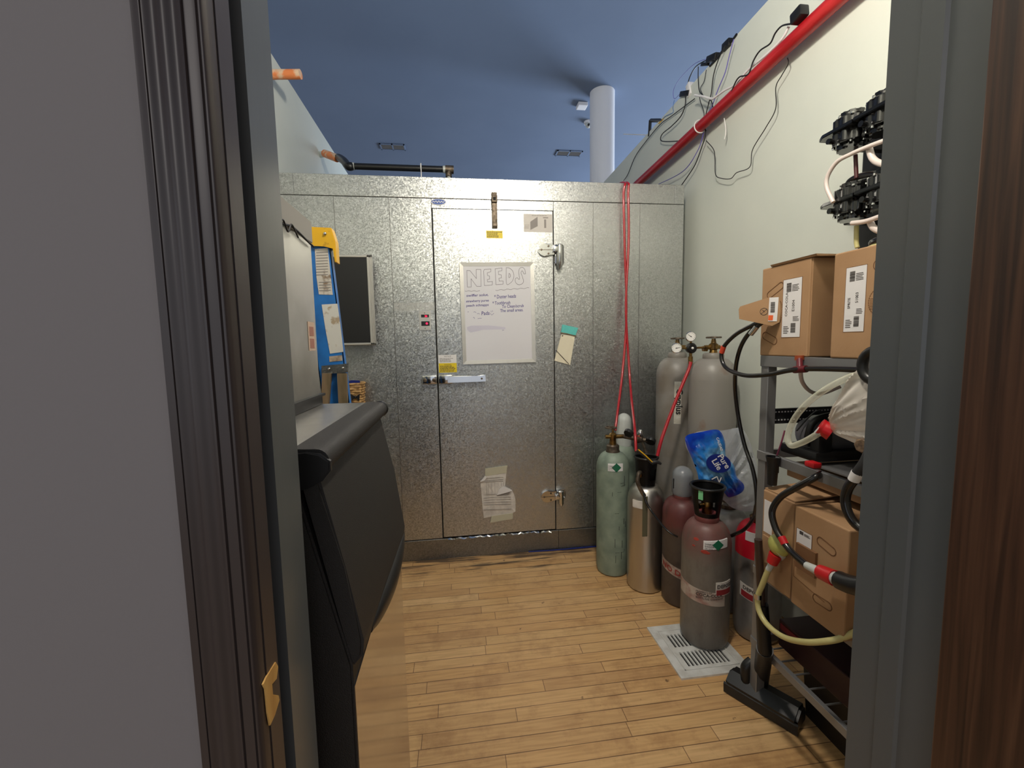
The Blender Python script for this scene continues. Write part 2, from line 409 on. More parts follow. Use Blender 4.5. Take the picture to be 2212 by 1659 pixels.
def wood_floor():
    M = bpy.data.materials.new('maple_strip_floor'); M.use_nodes = True
    nt = M.node_tree; N = nt.nodes; L = nt.links; b = N['Principled BSDF']
    def math_(op, a, c=None, clamp=False):
        n = N.new('ShaderNodeMath'); n.operation = op; n.use_clamp = clamp
        for i, s in enumerate((a, c)):
            if s is None: continue
            if isinstance(s, (int, float)): n.inputs[i].default_value = s
            else: L.new(s, n.inputs[i])
        return n.outputs[0]
    tc = N.new('ShaderNodeTexCoord'); sp = N.new('ShaderNodeSeparateXYZ'); L.new(tc.outputs['Object'], sp.inputs[0])
    ry = math_('DIVIDE', sp.outputs[1], 0.0575); row = math_('FLOOR', ry)
    wn = N.new('ShaderNodeTexWhiteNoise'); wn.noise_dimensions = '1D'; L.new(row, wn.inputs['W'])
    rx = math_('ADD', math_('DIVIDE', sp.outputs[0], 0.72), math_('MULTIPLY', wn.outputs[0], 9.0))
    cx = math_('FLOOR', rx)
    cb = N.new('ShaderNodeCombineXYZ'); L.new(cx, cb.inputs[0]); L.new(row, cb.inputs[1])
    w2 = N.new('ShaderNodeTexWhiteNoise'); w2.noise_dimensions = '2D'; L.new(cb.outputs[0], w2.inputs['Vector'])
    def near(v, k):   # 1 inside the gap
        f = math_('FRACT', v); d = math_('MINIMUM', f, math_('SUBTRACT', 1.0, f)); return math_('LESS_THAN', d, k)
    gn = N.new('ShaderNodeTexNoise'); gn.inputs['Scale'].default_value = 2.3; L.new(tc.outputs['Object'], gn.inputs[0])
    gw = math_('MULTIPLY', gn.outputs[0], 0.05)
    f = math_('FRACT', ry); dy = math_('MINIMUM', f, math_('SUBTRACT', 1.0, f)); gy = math_('LESS_THAN', dy, gw)
    gx = near(rx, 0.0016)
    gap = math_('MAXIMUM', gy, gx)
    ramp = N.new('ShaderNodeValToRGB'); L.new(w2.outputs[0], ramp.inputs[0])
    e = ramp.color_ramp.elements; e[0].position = 0; e[0].color = lin((200, 158, 108)); e[1].position = 1; e[1].color = lin((222, 184, 132))
    ee = e.new(.35); ee.color = lin((216, 176, 122)); ee = e.new(.7); ee.color = lin((208, 164, 110))
    mp = N.new('ShaderNodeMapping'); mp.inputs['Scale'].default_value = (3, 40, 1); L.new(tc.outputs['Object'], mp.inputs[0])
    g = N.new('ShaderNodeTexNoise'); g.inputs['Scale'].default_value = 2.2; g.inputs['Detail'].default_value = 6; L.new(mp.outputs[0], g.inputs[0])
    m1 = N.new('ShaderNodeMix'); m1.data_type = 'RGBA'; m1.blend_type = 'MULTIPLY'; m1.inputs[0].default_value = .55
    gr = N.new('ShaderNodeValToRGB'); L.new(g.outputs[0], gr.inputs[0]); gr.color_ramp.elements[0].position = .3; gr.color_ramp.elements[0].color = (.62, .54, .46, 1); gr.color_ramp.elements[1].position = .6; gr.color_ramp.elements[1].color = (1, 1, 1, 1)
    L.new(ramp.outputs[0], m1.inputs[6]); L.new(gr.outputs[0], m1.inputs[7])
    dn = N.new('ShaderNodeTexNoise'); dn.inputs['Scale'].default_value = 5; dn.inputs['Detail'].default_value = 8; dn.inputs['Roughness'].default_value = .7; L.new(tc.outputs['Object'], dn.inputs[0])
    dr = N.new('ShaderNodeMapRange'); dr.inputs[1].default_value = .5; dr.inputs[2].default_value = .78; dr.inputs[4].default_value = .75; L.new(dn.outputs[0], dr.inputs[0])
    m2 = N.new('ShaderNodeMix'); m2.data_type = 'RGBA'; L.new(dr.outputs[0], m2.inputs[0]); L.new(m1.outputs[2], m2.inputs[6]); m2.inputs[7].default_value = lin((140, 96, 58))
    # dark scuffs and dents
    vn = N.new('ShaderNodeTexNoise'); vn.inputs['Scale'].default_value = 26; vn.inputs['Detail'].default_value = 3; L.new(tc.outputs['Object'], vn.inputs[0])
    vr = N.new('ShaderNodeMapRange'); vr.inputs[1].default_value = .70; vr.inputs[2].default_value = .76; vr.inputs[4].default_value = .8; L.new(vn.outputs[0], vr.inputs[0])
    m3 = N.new('ShaderNodeMix'); m3.data_type = 'RGBA'; L.new(vr.outputs[0], m3.inputs[0]); L.new(m2.outputs[2], m3.inputs[6]); m3.inputs[7].default_value = lin((96, 66, 44))
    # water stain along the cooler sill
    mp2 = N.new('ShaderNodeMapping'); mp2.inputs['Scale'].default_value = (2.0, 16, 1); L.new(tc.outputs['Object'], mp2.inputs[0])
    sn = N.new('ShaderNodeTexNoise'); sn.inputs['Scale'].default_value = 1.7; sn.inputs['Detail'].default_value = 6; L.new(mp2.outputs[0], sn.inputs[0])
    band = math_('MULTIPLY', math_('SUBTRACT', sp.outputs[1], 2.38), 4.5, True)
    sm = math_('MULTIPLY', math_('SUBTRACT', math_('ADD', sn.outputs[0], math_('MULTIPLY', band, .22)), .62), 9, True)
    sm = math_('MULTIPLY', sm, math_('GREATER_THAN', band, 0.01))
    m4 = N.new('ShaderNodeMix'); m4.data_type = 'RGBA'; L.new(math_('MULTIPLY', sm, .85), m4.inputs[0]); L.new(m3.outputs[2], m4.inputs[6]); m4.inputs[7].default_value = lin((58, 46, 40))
    m5 = N.new('ShaderNodeMix'); m5.data_type = 'RGBA'; L.new(math_('MULTIPLY', gap, .85), m5.inputs[0]); L.new(m4.outputs[2], m5.inputs[6]); m5.inputs[7].default_value = lin((92, 60, 36))
    L.new(m5.outputs[2], b.inputs['Base Color'])
    b.inputs['Roughness'].default_value = .42
    bp = N.new('ShaderNodeBump'); bp.inputs['Strength'].default_value = .35; bp.inputs['Distance'].default_value = .001; bp.invert = True
    L.new(gap, bp.inputs['Height']); L.new(bp.outputs[0], b.inputs['Normal'])
    return M
M_floor = wood_floor()

def woodgrain():
    M = bpy.data.materials.new('brown_wood_veneer'); M.use_nodes = True
    nt = M.node_tree; N = nt.nodes; L = nt.links; b = N['Principled BSDF']
    tc = N.new('ShaderNodeTexCoord'); mp = N.new('ShaderNodeMapping'); mp.inputs['Scale'].default_value = (60, 60, 1.6); L.new(tc.outputs['Object'], mp.inputs[0])
    n = N.new('ShaderNodeTexNoise'); n.inputs['Scale'].default_value = 2.4; n.inputs['Detail'].default_value = 7; n.inputs['Distortion'].default_value = .6; L.new(mp.outputs[0], n.inputs[0])
    r = N.new('ShaderNodeValToRGB'); L.new(n.outputs[0], r.inputs[0])
    e = r.color_ramp.elements; e[0].position = .30; e[0].color = lin((52, 34, 24)); e[1].position = .70; e[1].color = lin((96, 66, 46)); x = e.new(.5); x.color = lin((76, 50, 35))
    L.new(r.outputs[0], b.inputs['Base Color']); b.inputs['Roughness'].default_value = .42
    return M
M_wood = woodgrain()

# ------------------------------------------------------------------ setting
YC = 2.60          # face of the walk-in cooler
XL, XR = -0.98, 1.53
ZT = 2.965         # top of the partitions
YW0, YW1 = 0.385, 0.48   # doorway wall
JL, JR = -0.18, 0.5375
def struct(name, bm, m, **k):
    o = obj(name, bm, m, **k); o['kind'] = 'structure'; return o
bm = bmesh.new(); box(bm, -9, 10, -6, 16, -0.1, 0); struct('floor', bm, M_floor)
bm = bmesh.new(); box(bm, -9, 10, -6, 16, 4.5, 4.6); struct('ceiling', bm, M_ceil)
bm = bmesh.new(); box(bm, XR, XR+.13, YW1, 4.9, 0, ZT-.005); struct('wall_right', bm, M_wall)
bm = bmesh.new(); box(bm, XL-.13, XL, YW1, 4.9, 0, 2.985); struct('wall_left', bm, M_wall)
bm = bmesh.new()
box(bm, -3.2, JL-.012, YW0, YW1, 0, ZT); box(bm, JR+.012, 3.4, YW0, YW1, 0, ZT); box(bm, JL-.012, JR+.012, YW0, YW1, 2.12, ZT)
struct('wall_front', bm, M_hallwall)
bm = bmesh.new()   # the store room side of the doorway wall
box(bm, XL, JL-.056, YW1, YW1+.006, 0, ZT); box(bm, JR+.056, XR, YW1, YW1+.006, 0, ZT); box(bm, JL-.056, JR+.056, YW1, YW1+.006, 2.171, ZT)
struct('wall_doorway', bm, M_wall)
# steel-look door frame: jamb reveal with stop, fluted casing towards the camera
bm = bmesh.new()
prof = [(YW0-.002, JL), (0.428, JL), (0.432, JL), (0.436, JL-.004), (0.438, JL), (YW1+.004, JL)]
prism(bm, [(JL-.016, YW0), (JL, YW0), (JL, .408), (JL-.003, .412), (JL-.009, .418), (JL-.011, .424), (JL-.011, .431), (JL-.016, .431)], 'z', 0, 2.12)
fl = struct('trim_1', bm, M_frame)
bm = bmesh.new(); prism(bm, [(JL-.012, .431), (JL, .431), (JL, YW1+.012), (JL-.055, YW1+.012), (JL-.055, YW1), (JL-.012, YW1)], 'z', 0, 2.12, bev=.0008); struct('trim_7', bm, M_jamb)
bm = bmesh.new()
prism(bm, [(JR+.012, YW0), (JR+.012, YW1), (JR+.055, YW1), (JR+.055, YW1+.012), (JR, YW1+.012), (JR, .455), (JR-.003, .452), (JR-.003, .428), (JR, .425), (JR, YW0)], 'z', 0, 2.12)
struct('trim_2', bm, M_jamb)
bm = bmesh.new(); box(bm, JL-.055, JR+.055, YW1, YW1+.012, 2.12, 2.17); box(bm, JL, JR, YW0, YW1+.012, 2.105, 2.12); struct('trim_3', bm, M_jamb)
# fluted casing left (profile in x, y)
def casing_profile(x_in, x_out, y0):
    n = 110; pts = []; s = 1 if x_out > x_in else -1; W = abs(x_out-x_in)
    for i in range(n+1):
        t = i/n; x = x_in + s*W*t
        d = .0150 + .0012*math.cos((t-.55)*2*PI/.27)*(1 if .28 < t < .83 else .2)
        if t < .06: d = .010 + .005*math.sin(t/.06*PI/2)
        for c0, wd, dp in ((.10, .018, .0018), (.28, .018, .0022), (.83, .018, .0022)):
            if abs(t-c0) < wd: d -= dp*(0.5+0.5*math.cos((t-c0)/wd*PI))
        if t > .97: d = .011
        pts.append((x, y0-d))
    return [(x_in, y0)] + pts + [(x_out, y0)]
bm = bmesh.new(); prism(bm, casing_profile(JL-.001, -.2335, YW0), 'z', 0, 2.12); struct('trim_4', bm, M_frame, smooth=True)
bm = bmesh.new(); prism(bm, casing_profile(JR+.038, JR+.092, YW0), 'z', 0, 2.12); struct('trim_5', bm, M_frame, smooth=True)
bm = bmesh.new(); box(bm, -.2335, JR+.092, YW0-.016, YW0, 2.12, 2.175); struct('trim_6', bm, M_frame)
# splintered patch of bare wood on the left jamb, a child of the frame
bm = bmesh.new()
def jl(px, py): p = atX(px, py, JL+.0012); return p
pl = [(596, 1430), (601, 1440), (598, 1466), (588, 1478), (590, 1500), (602, 1502), (604, 1512), (594, 1545), (584, 1567), (579, 1540), (574, 1488), (569, 1478), (576, 1463)]
A = [bm.verts.new(jl(*q)) for q in pl]; B = [bm.verts.new(jl(*q) - Vector((.0016, 0, 0))) for q in pl]
bm.faces.new(A); bm.faces.new(B[::-1])
for i in range(len(pl)): bm.faces.new((A[i], A[(i+1) % len(pl)], B[(i+1) % len(pl)], B[i]))
sp_ = obj('splintered_patch', bm, M_bare, fl)
# wood door standing open towards the camera
bm = bmesh.new(); box(bm, .5235, .5655, -.36, .378, .01, 2.10, .0015)
dr = struct('door_1', bm, M_wood)
bm = bmesh.new()
for z in (.25, 1.05, 1.86):
    rod(bm, (.5695, .3785, z-.045), (.5695, .3785, z+.045), .0055, 12)
obj('hinge', bm, M_postdk, dr, True)

# ------------------------------------------------------------------ open hall beyond: column, ceiling fittings
bm = bmesh.new(); lathe(bm, [(.155, 0), (.155, 4.5)], (1.93, 5.5, 0), 48)
col = obj('round_column', bm, M_white, None, True); rebase(col, (1.93, 5.5, 0)); tag(col, 'round white column rising to the blue ceiling beyond the cooler', 'column')
def vent(pxs, label):
    a = atZ(pxs[0], pxs[1], 4.5); b_ = atZ(pxs[2], pxs[3], 4.5); c = (a+b_)/2
    t = thing('ceiling_vent', (c.x, c.y, 4.5), label, 'vent', 'vents in the blue ceiling')
    wx = abs(b_.x-a.x)/2+.01; wy = .1
    b1 = bmesh.new()
    for x0, x1, y0, y1 in ((-wx, wx, -wy, -wy+.02), (-wx, wx, wy-.02, wy), (-wx, -wx+.02, -wy, wy), (wx-.02, wx, -wy, wy), (-.01, .01, -wy, wy)):
        box(b1, x0, x1, y0, y1, -.014, 0)
    obj('frame', b1, M_ceil, t, local=True)
    b1 = bmesh.new(); box(b1, -wx+.02, wx-.02, -wy+.02, wy-.02, -.003, 0); obj('opening', b1, M_black, t, local=True)
    for k in range(6):
        b1 = bmesh.new(); y = -wy+.03+k*.024; box(b1, -wx+.02, wx-.02, y, y+.008, -.012, -.004); obj('slat', b1, M_postm, t, local=True)
vent((822, 314, 874, 319), 'louvred ceiling vent on the left, above the black drain pipe')
vent((1204, 327, 1253, 334), 'louvred ceiling vent on the right, beside the white column')
c = atZ(1257, 225, 4.5)
bm = bmesh.new(); box(bm, c.x-.065, c.x+.065, c.y-.065, c.y+.065, 4.455, 4.5, .008)
o = obj('ceiling_box', bm, M_white); rebase(o, (c.x, c.y, 4.5)); tag(o, 'small square white box fixed to the ceiling beside the column top', 'ceiling box')
c = atZ(1271, 263, 4.5)
t = thing('ceiling_camera', (c.x, c.y, 4.5), 'tiny white dome camera on the ceiling left of the column', 'camera')
bm = bmesh.new(); lathe(bm, [(.06, -.03), (.065, 0)], (0, 0, 0), 20); obj('base', bm, M_white, t, True, True)
bm = bmesh.new(); disc_ball(bm, (0, 0, -.04), .045, 16); obj('dome', bm, M_capwhite, t, True, True)
bm = bmesh.new(); disc_ball(bm, (-.005, -.03, -.055), .02, 12); obj('lens', bm, M_black, t, True, True)

# ------------------------------------------------------------------ walk-in cooler
cool = thing('walk_in_cooler', (.23, YC, 0), 'galvanised steel walk-in cooler filling the end of the room', 'walk-in cooler')
CL, CR = -.975, 1.448
ZH = 2.197; ZC = 2.315; YB = 4.6
g = .0012
bm = bmesh.new(); box(bm, CL+.002, CR-.002, YC+.006, YB-.002, .002, ZC-.003); core = obj('body', bm, M_gap, cool)
edges = [CL, -.668, -.362, -.122]; 
for x0, x1 in zip(edges, edges[1:]):
    bm = bmesh.new(); box(bm, x0+g, x1-g, YC, YC+.02, .134, ZH-g, .0008, 1); obj('wall_panel', bm, M_galv, cool)
for x0, x1 in ((.606, .855), (.855, 1.156), (1.156, CR)):
    bm = bmesh.new(); box(bm, x0+g, x1-g, YC, YC+.02, .134, ZH-g, .0008, 1); obj('wall_panel', bm, M_galv, cool)
for x in (-.668, .855, 1.156, -.362):   # raised seam beads
    bm = bmesh.new(); box(bm, x-.0022, x+.0022, YC-.0022, YC+.01, .134, ZH-g); obj('seam_bead', bm, M_galv_dull, cool)
bm = bmesh.new(); box(bm, -.122+g, .606-g, YC, YC+.02, 2.142, ZH-g, .0008, 1); obj('door_frame', bm, M_galv, cool)
for x0, x1 in ((CL, -.879), (-.879, 1.385), (1.385, CR)):
    bm = bmesh.new(); box(bm, x0+g*.6, x1-g*.6, YC-.003, YC+.04, ZH+g, ZC, .0015, 1); obj('header_panel', bm, M_galv, cool)
bm = bmesh.new(); box(bm, CR-.002, CR, YC+.001, YB, 0, ZC); obj('side_panel', bm, M_galv, cool)
bm = bmesh.new(); box(bm, CL, CR, YC+.04, YB, ZC-.004, ZC); obj('top_panel', bm, M_galv_dull, cool)
bm = bmesh.new(); box(bm, CL, .62, YC-.006, YC+.02, 0, .130, .001, 1); box(bm, .6215, CR, YC-.006, YC+.02, 0, .130, .001, 1); obj('base_trim', bm, M_galv_dull, cool)
# door slab, standing a little proud
bm = bmesh.new(); box(bm, -.122+.006, .606-.006, YC-.010, YC+.004, .142, 2.137, .002, 1)
door = obj('door', bm, M_galv, cool)
YD = YC-.010       # door face
bm = bmesh.new()   # rubber gasket line round the door
for x0, x1, z0, z1 in ((-.1215, -.1165, .136, 2.1415), (.6005, .6055, .136, 2.1415), (-.1165, .6005, 2.1365, 2.1415)):
    box(bm, x0, x1, YC-.004, YC+.003, z0, z1)
obj('gasket', bm, M_gap, door)
bm = bmesh.new()   # foil strip peeling under the door
n = 40; top = []; bot = []
rn = random.Random(4)
for i in range(n+1):
    x = -.09 + .66*i/n
    y = YC - .012 - .010*rn.random(); z = .134 + .008*rn.random()
    top.append(bm.verts.new((x, y, z))); bot.append(bm.verts.new((x, y-.004-.006*rn.random(), z-.004-.004*rn.random())))
for i in range(n): bm.faces.new((top[i], top[i+1], bot[i+1], bot[i]))
r_ = bmesh.ops.extrude_face_region(bm, geom=bm.faces[:]);
for v in [e for e in r_['geom'] if isinstance(e, bmesh.types.BMVert)]: v.co.y += .003
bm2 = bm; obj('sill_foil', bm2, M_chrome, cool)

FD = Fr((-.122, YD, 0), (1, 0, 0), (0, 0, 1))      # u from door left edge, v = height; normal faces camera
# (x cross z = -y : towards camera)
def onD(px, py, Y=YD): p = atY(px, py, Y); return (p.x + .122, p.z)
# emergency release strap above the door
t = door
bm = bmesh.new(); u, v = onD(1068, 455)
box(bm, u-.122-.016, u-.122+.016, YD-.010, YD, 2.03, 2.235, .002); box(bm, u-.122-.017, u-.122+.017, YD-.022, YD-.009, 2.175, 2.215, .002); box(bm, u-.122-.013, u-.122+.013, YD-.016, YD-.010, 2.036, 2.055, .002)
obj('closer_strap', bm, M_grimy, cool, True, label='grey metal hook strap above the door')
bm = bmesh.new(); box(bm, u-.122-.008, u-.122+.008, YD-.024, YD-.021, 2.185, 2.203); obj('strap_window', bm, M_gap, cool)
# yellow label below the strap
u0, v1 = onD(1050, 498); u1, v0 = onD(1086, 515)
bm = bmesh.new(); FD.quad(bm, u0, v0, u1, v1); yl = obj('warning_label', bm, M_yellow, door, label='small yellow warning label')
bm = bmesh.new(); microprint(bm, FD, u0+.004, v0+.004, u1-.004, v1-.004, 5, .4, 3); obj('print', bm, M_print, yl)
# installation sticker top right
u0, v1 = onD(1131, 462); u1, v0 = onD(1193, 502)
bm = bmesh.new(); FD.quad(bm, u0, v0, u1, v1); yl = obj('diagram_sticker', bm, mat('grey_sticker', (196, 190, 184), .5), door, label='pale grey sticker with a door diagram')
bm = bmesh.new(); FD.poly(bm, [(u0+.04, v0+.012), (u0+.085, v0+.035), (u0+.085, v0+.09), (u0+.04, v0+.06)], .0005, .001)
FD.quad(bm, u0+.125, v0+.025, u0+.137, v0+.075, .0005, .001); FD.quad(bm, u0+.118, v0+.082, u0+.15, v0+.088, .0005, .001); microprint(bm, FD, u0+.05, v1-.012, u1-.03, v1-.004, 1, .4, 5); microprint(bm, FD, u0+.004, v0+.02, u0+.034, v0+.045, 3, .3, 6)
obj('print', bm, M_printl, yl)
# notice label above handle
u0, v1 = onD(947, 767); u1, v0 = onD(987, 804); vm = v0 + (v1-v0)*.53
bm = bmesh.new(); FD.quad(bm, u0, vm, u1, v1); nl = obj('notice_label', bm, M_label, door, label='white and yellow notice label')
bm = bmesh.new(); FD.quad(bm, u0, v0, u1, vm); obj('yellow_half', bm, M_yellow, nl)
bm = bmesh.new(); fr_text(bm, FD, 'NOTICE', .011, (u0+u1)/2, v1-.013, 'CENTER'); microprint(bm, FD, u0+.006, vm+.006, u1-.006, v1-.018, 4, .35, 8); fr_text(bm, FD, 'WARNING', .009, (u0+u1)/2, vm-.012, 'CENTER'); microprint(bm, FD, u0+.006, v0+.004, u1-.006, vm-.014, 5, .5, 9)
obj('print', bm, M_print, nl)
# oval maker badge
a = atY(930, 436, YC); b_ = atY(964, 436, YC); cx, cz, rx = (a.x+b_.x)/2, (a.z+b_.z)/2 - .001, (b_.x-a.x)/2
FB = Fr((cx, YC, cz), (1, 0, 0), (0, 0, 1))
def oval(bm, f, rx, rz, n0, n1, k=32): f.poly(bm, [(rx*math.cos(2*PI*i/k), rz*math.sin(2*PI*i/k)) for i in range(k)], n0, n1)
bm = bmesh.new(); oval(bm, FB, rx, .018, 0, .003); bd = obj('badge', bm, M_label, cool, label='small oval blue and white badge')
bm = bmesh.new(); oval(bm, FB, rx*.9, .015, .003, .0036); obj('field', bm, mat('badge_blue', (40, 80, 160), .4), bd)
bm = bmesh.new(); FB.line(bm, [(-.034, -.004), (-.03, .005), (-.022, -.004), (-.014, .006), (-.006, -.005), (.002, .007), (.010, -.005), (.018, .004), (.026, -.004), (.034, .003)], .0035, .0036, .0042); obj('lettering', bm, M_label, bd)
# temperature panel
a = atY(905, 672, YC); b_ = atY(931, 713, YC)
FT = Fr((a.x, YC, b_.z), (1, 0, 0), (0, 0, 1)); W_ = b_.x-a.x; H_ = a.z-b_.z
bm = bmesh.new(); FT.quad(bm, 0, 0, W_, H_, 0, .006); tp = obj('thermometer_panel', bm, M_alframe, cool, label='small steel switch plate with red display')
for nm, (q0, q1, r0, r1) in {'display': (.012, .058, .075, .092), 'light_switch': (.012, .060, .026, .052)}.items():
    bm = bmesh.new(); FT.quad(bm, q0, r0, min(q1, W_-.006), r1, .006, .009 if nm == 'light_switch' else .0066); dd = obj(nm, bm, M_black, tp)
bm = bmesh.new(); fr_text(bm, FT, '36', .015, .033, .0775, bold=.0003)
for v in bm.verts: v.co.y -= .0066
obj('digits', bm, M_redled, tp)
bm = bmesh.new(); oval(bm, Fr(FT.p(.044, .039), (1, 0, 0), (0, 0, 1)), .006, .006, .009, .0102, 14); obj('switch_lamp', bm, M_redled, tp)
bm = bmesh.new(); oval(bm, Fr(FT.p(W_/2, H_-.012), (1, 0, 0), (0, 0, 1)), .003, .003, .006, .0075, 10); oval(bm, Fr(FT.p(W_/2, .010), (1, 0, 0), (0, 0, 1)), .003, .003, .006, .0075, 10); obj('screw', bm, M_grimy, tp)
# clear tape strip
bm = bmesh.new(); f = Fr(atY(852, 672, YC), (1, 0, .02), (0, 0, 1)); f.quad(bm, 0, 0, .245, .046, .0002, .001); obj('clear_tape', bm, clear_mat('clear_tape', (235, 235, 230), .18, .1, 1.2, 30), cool)

# latch handle
hy = YC
hz = atY(980, 818, YC).z
x0 = atY(912, 818, YC).x; xg = -.119; x1 = atY(1048, 816, YC-.03).x
bm = bmesh.new(); box(bm, x0, xg-.003, YC-.035, YC, hz-.026, hz+.024, .006); obj('latch_keeper', bm, M_chrome, cool, True)
bm = bmesh.new(); 
for xx in (x0+.02, xg-.022): lathe(bm, [(.011, 0), (.011, .002), (.006, .004)], (xx, YC-.035, hz-.002), 14, dirM((0, -1, 0)))
obj('latch_screw', bm, M_grimy, cool, True)
bm = bmesh.new()
box(bm, xg+.003, xg+.09, YD-.03, YD, hz-.026, hz+.026, .006)
hd = obj('door_handle', bm, M_chrome, door, True)
bm = bmesh.new(); prism(bm, [(xg+.06, hz+.020), (x1-.05, hz+.017), (x1, hz+.024), (x1+.002, hz-.018), (xg+.06, hz-.020)], 'y', YD-.045, YD-.026, bev=.003); obj('lever', bm, M_chrome, hd, True)
bm = bmesh.new(); box(bm, xg+.07, xg+.16, YD-.047, YD-.043, hz-.003, hz+.002); obj('lever_groove', bm, M_chrome, hd); bm = bmesh.new(); rod(bm, (x1-.022, YD, hz), (x1-.022, YD-.047, hz), .006); obj('pull_rod', bm, M_grimy, hd, True)

# hinges
def hinge(px, py, flip=False):
    p = atY(px, py, YD); zc = p.z; xh = .603
    b1 = bmesh.new()
    k = 20; pts = []
    for i in range(k+1):
        a = PI/2 + PI*i/k; pts.append((xh-.050 + .048*math.cos(a), zc + .038*math.sin(a)))
    pts += [(xh+.002, zc-.026), (xh+.002, zc+.030)]
    prism(b1, pts, 'y', YD-.016, YD, bev=.004)
    h = obj('hinge', b1, M_chrome, door, True)
    b1 = bmesh.new(); box(b1, xh-.095, xh-.002, YD-.0175, YD-.0155, zc-.0015, zc+.0015); obj('hinge_groove', b1, M_grimy, h)
    for dx, dz in ((-.078, .0), (-.035, .022), (-.035, -.022)):
        b1 = bmesh.new(); lathe(b1, [(.006, 0), (.006, .002), (.003, .003)], (xh+dx, YD-.016, zc+dz), 12, dirM((0, -1, 0))); obj('screw', b1, M_grimy, h, True)
    b1 = bmesh.new(); box(b1, xh+.006, xh+.064, YC-.004, YC, zc-.085 if not flip else zc-.02, zc+.036, .01); obj('hinge_plate', b1, M_chrome, h, True)
    b1 = bmesh.new()
    if not flip:
        lathe(b1, [(.010, -.115), (.014, -.100), (.020, -.088), (.020, .018), (.018, .03), (.012, .034)], (xh+.032, YC-.030, zc), 20)
        box(b1, xh-.01, xh+.032, YC-.045, YC-.016, zc-.014, zc+.026, .004)
    else:
        lathe(b1, [(.003, -.072), (.017, -.05), (.018, .005), (.020, .012), (.018, .032), (.008, .036)], (xh+.030, YC-.030, zc), 20)
        box(b1, xh-.01, xh+.030, YC-.045, YC-.016, zc-.016, zc+.016, .004)
    obj('hinge_barrel', b1, M_chrome, h, True)
hinge(1199, 541); hinge(1201, 1070, True)

# whiteboard on the cooler door
c0 = atY(992, 567, YD); c1 = atY(1152, 568, YD); c2 = atY(1157, 782, YD); c3 = atY(1000, 787, YD)
BW = ((c1-c0).length + (c2-c3).length)/2; BH = ((c0-c3).length + (c1-c2).length)/2
U_ = (c2-c3).normalized(); FWb = Fr(c3 + Vector((0, -.0005, 0)), U_, (c0-c3).normalized())
wb = thing('whiteboard', c3, 'framed whiteboard headed NEEDS hanging on the cooler door', 'whiteboard')
bm = bmesh.new(); FWb.quad(bm, .012, .012, BW-.012, BH-.012, .001, .010); pan = obj('writing_surface', bm, M_board, wb)
bm = bmesh.new(); fw = .022
def rim(bm, u0, v0, u1, v1, w):
    O = [(u0, v0), (u1, v0), (u1, v1), (u0, v1)]; I = [(u0+w, v0+w), (u1-w, v0+w), (u1-w, v1-w), (u0+w, v1-w)]
    for i in range(4):
        j = (i+1) % 4
        a = [bm.verts.new(FWb.p(*q, n)) for q, n in ((O[i], 0), (O[j], 0), (I[j], 0), (I[i], 0))]
        b2 = [bm.verts.new(FWb.p(*q, n)) for q, n in ((O[i], .014), (O[j], .014), (I[j], .0115), (I[i], .0115))]
        bm.faces.new(a[::-1]); bm.faces.new(b2)
        for k in range(4): bm.faces.new((a[k], a[(k+1) % 4], b2[(k+1) % 4], b2[k]))
rim(bm, 0, 0, BW, BH, fw); obj('frame', bm, M_alframe, wb)
# tracing coordinates: crop pixels (6.636 px per photo px, origin 980,550)
BASE_N = .0102
def wp(x, y):
    p = atY(980+x/6.636, 550+y/6.636, YD-.0105); d = p - FWb.O; return (d.dot(FWb.U), d.dot(FWb.V))
bm = bmesh.new()
outl = [
 [(190, 228), (232, 228), (325, 345), (322, 212), (388, 212), (392, 455), (330, 455), (248, 345), (250, 465), (195, 465), (188, 225)],
 [(425, 245), (438, 212), (532, 206), (532, 245), (480, 262), (485, 300), (515, 308), (515, 350), (482, 358), (486, 392), (556, 385), (552, 435), (440, 445), (428, 245)],
 [(592, 205), (692, 192), (690, 232), (640, 240), (645, 290), (680, 290), (682, 335), (648, 340), (652, 380), (708, 378), (706, 425), (605, 432), (594, 205)],
 [(752, 188), (800, 195), (845, 235), (862, 300), (850, 360), (815, 405), (757, 418), (752, 188)],
 [(792, 268), (810, 285), (812, 315), (790, 330), (792, 268)],
 [(1030, 275), (1018, 215), (990, 185), (955, 190), (932, 230), (935, 290), (945, 335), (935, 358), (915, 335), (885, 345), (884, 390), (912, 425), (950, 432), (985, 415), (1000, 380), (985, 320), (965, 265), (975, 235), (990, 240), (1005, 275), (1030, 275)]]
for k, L_ in enumerate(outl): FWb.line(bm, [wp(*q) for q in L_], .0022, BASE_N-.0004, BASE_N+.0004, sm=(k >= 3))
FWb.line(bm, [wp(600+i*20, 512-i*1.4+6*math.sin(i*1.3)) for i in range(25)], .002, BASE_N-.0004, BASE_N+.0004)
FWb.line(bm, [wp(160+i*18, 522+5*math.sin(i*1.5)) for i in range(13)], .002, BASE_N-.0004, BASE_N+.0004)
obj('heading_outline', bm, M_inkg, pan)
bm = bmesh.new()
def hand(txt, x, y, h, wd, rot=.03):
    u, v = wp(x, y); ca, sa = math.cos(rot), math.sin(rot)
    text_bm(bm, txt, h, lambda a, b, n: FWb.p(u+a*ca-b*sa, v+a*sa+b*ca, n+BASE_N-.0008), bold=.00035, shear=.1, fit=wd*.000437)
for q in (('swiffer solut.', 180, 605, .021, 305), ('strawberry puree', 175, 685, .019, 315), ('peach schnapps', 180, 748, .020, 308), ('Pads', 395, 868, .032, 115),
          ('* Duster heads', 580, 630, .030, 305), ('* Toothbrush', 555, 720, .028, 250), ('To Clean/scrub', 690, 766, .026, 308), ('The small areas.', 665, 826, .026, 325)):
    hand(*q)
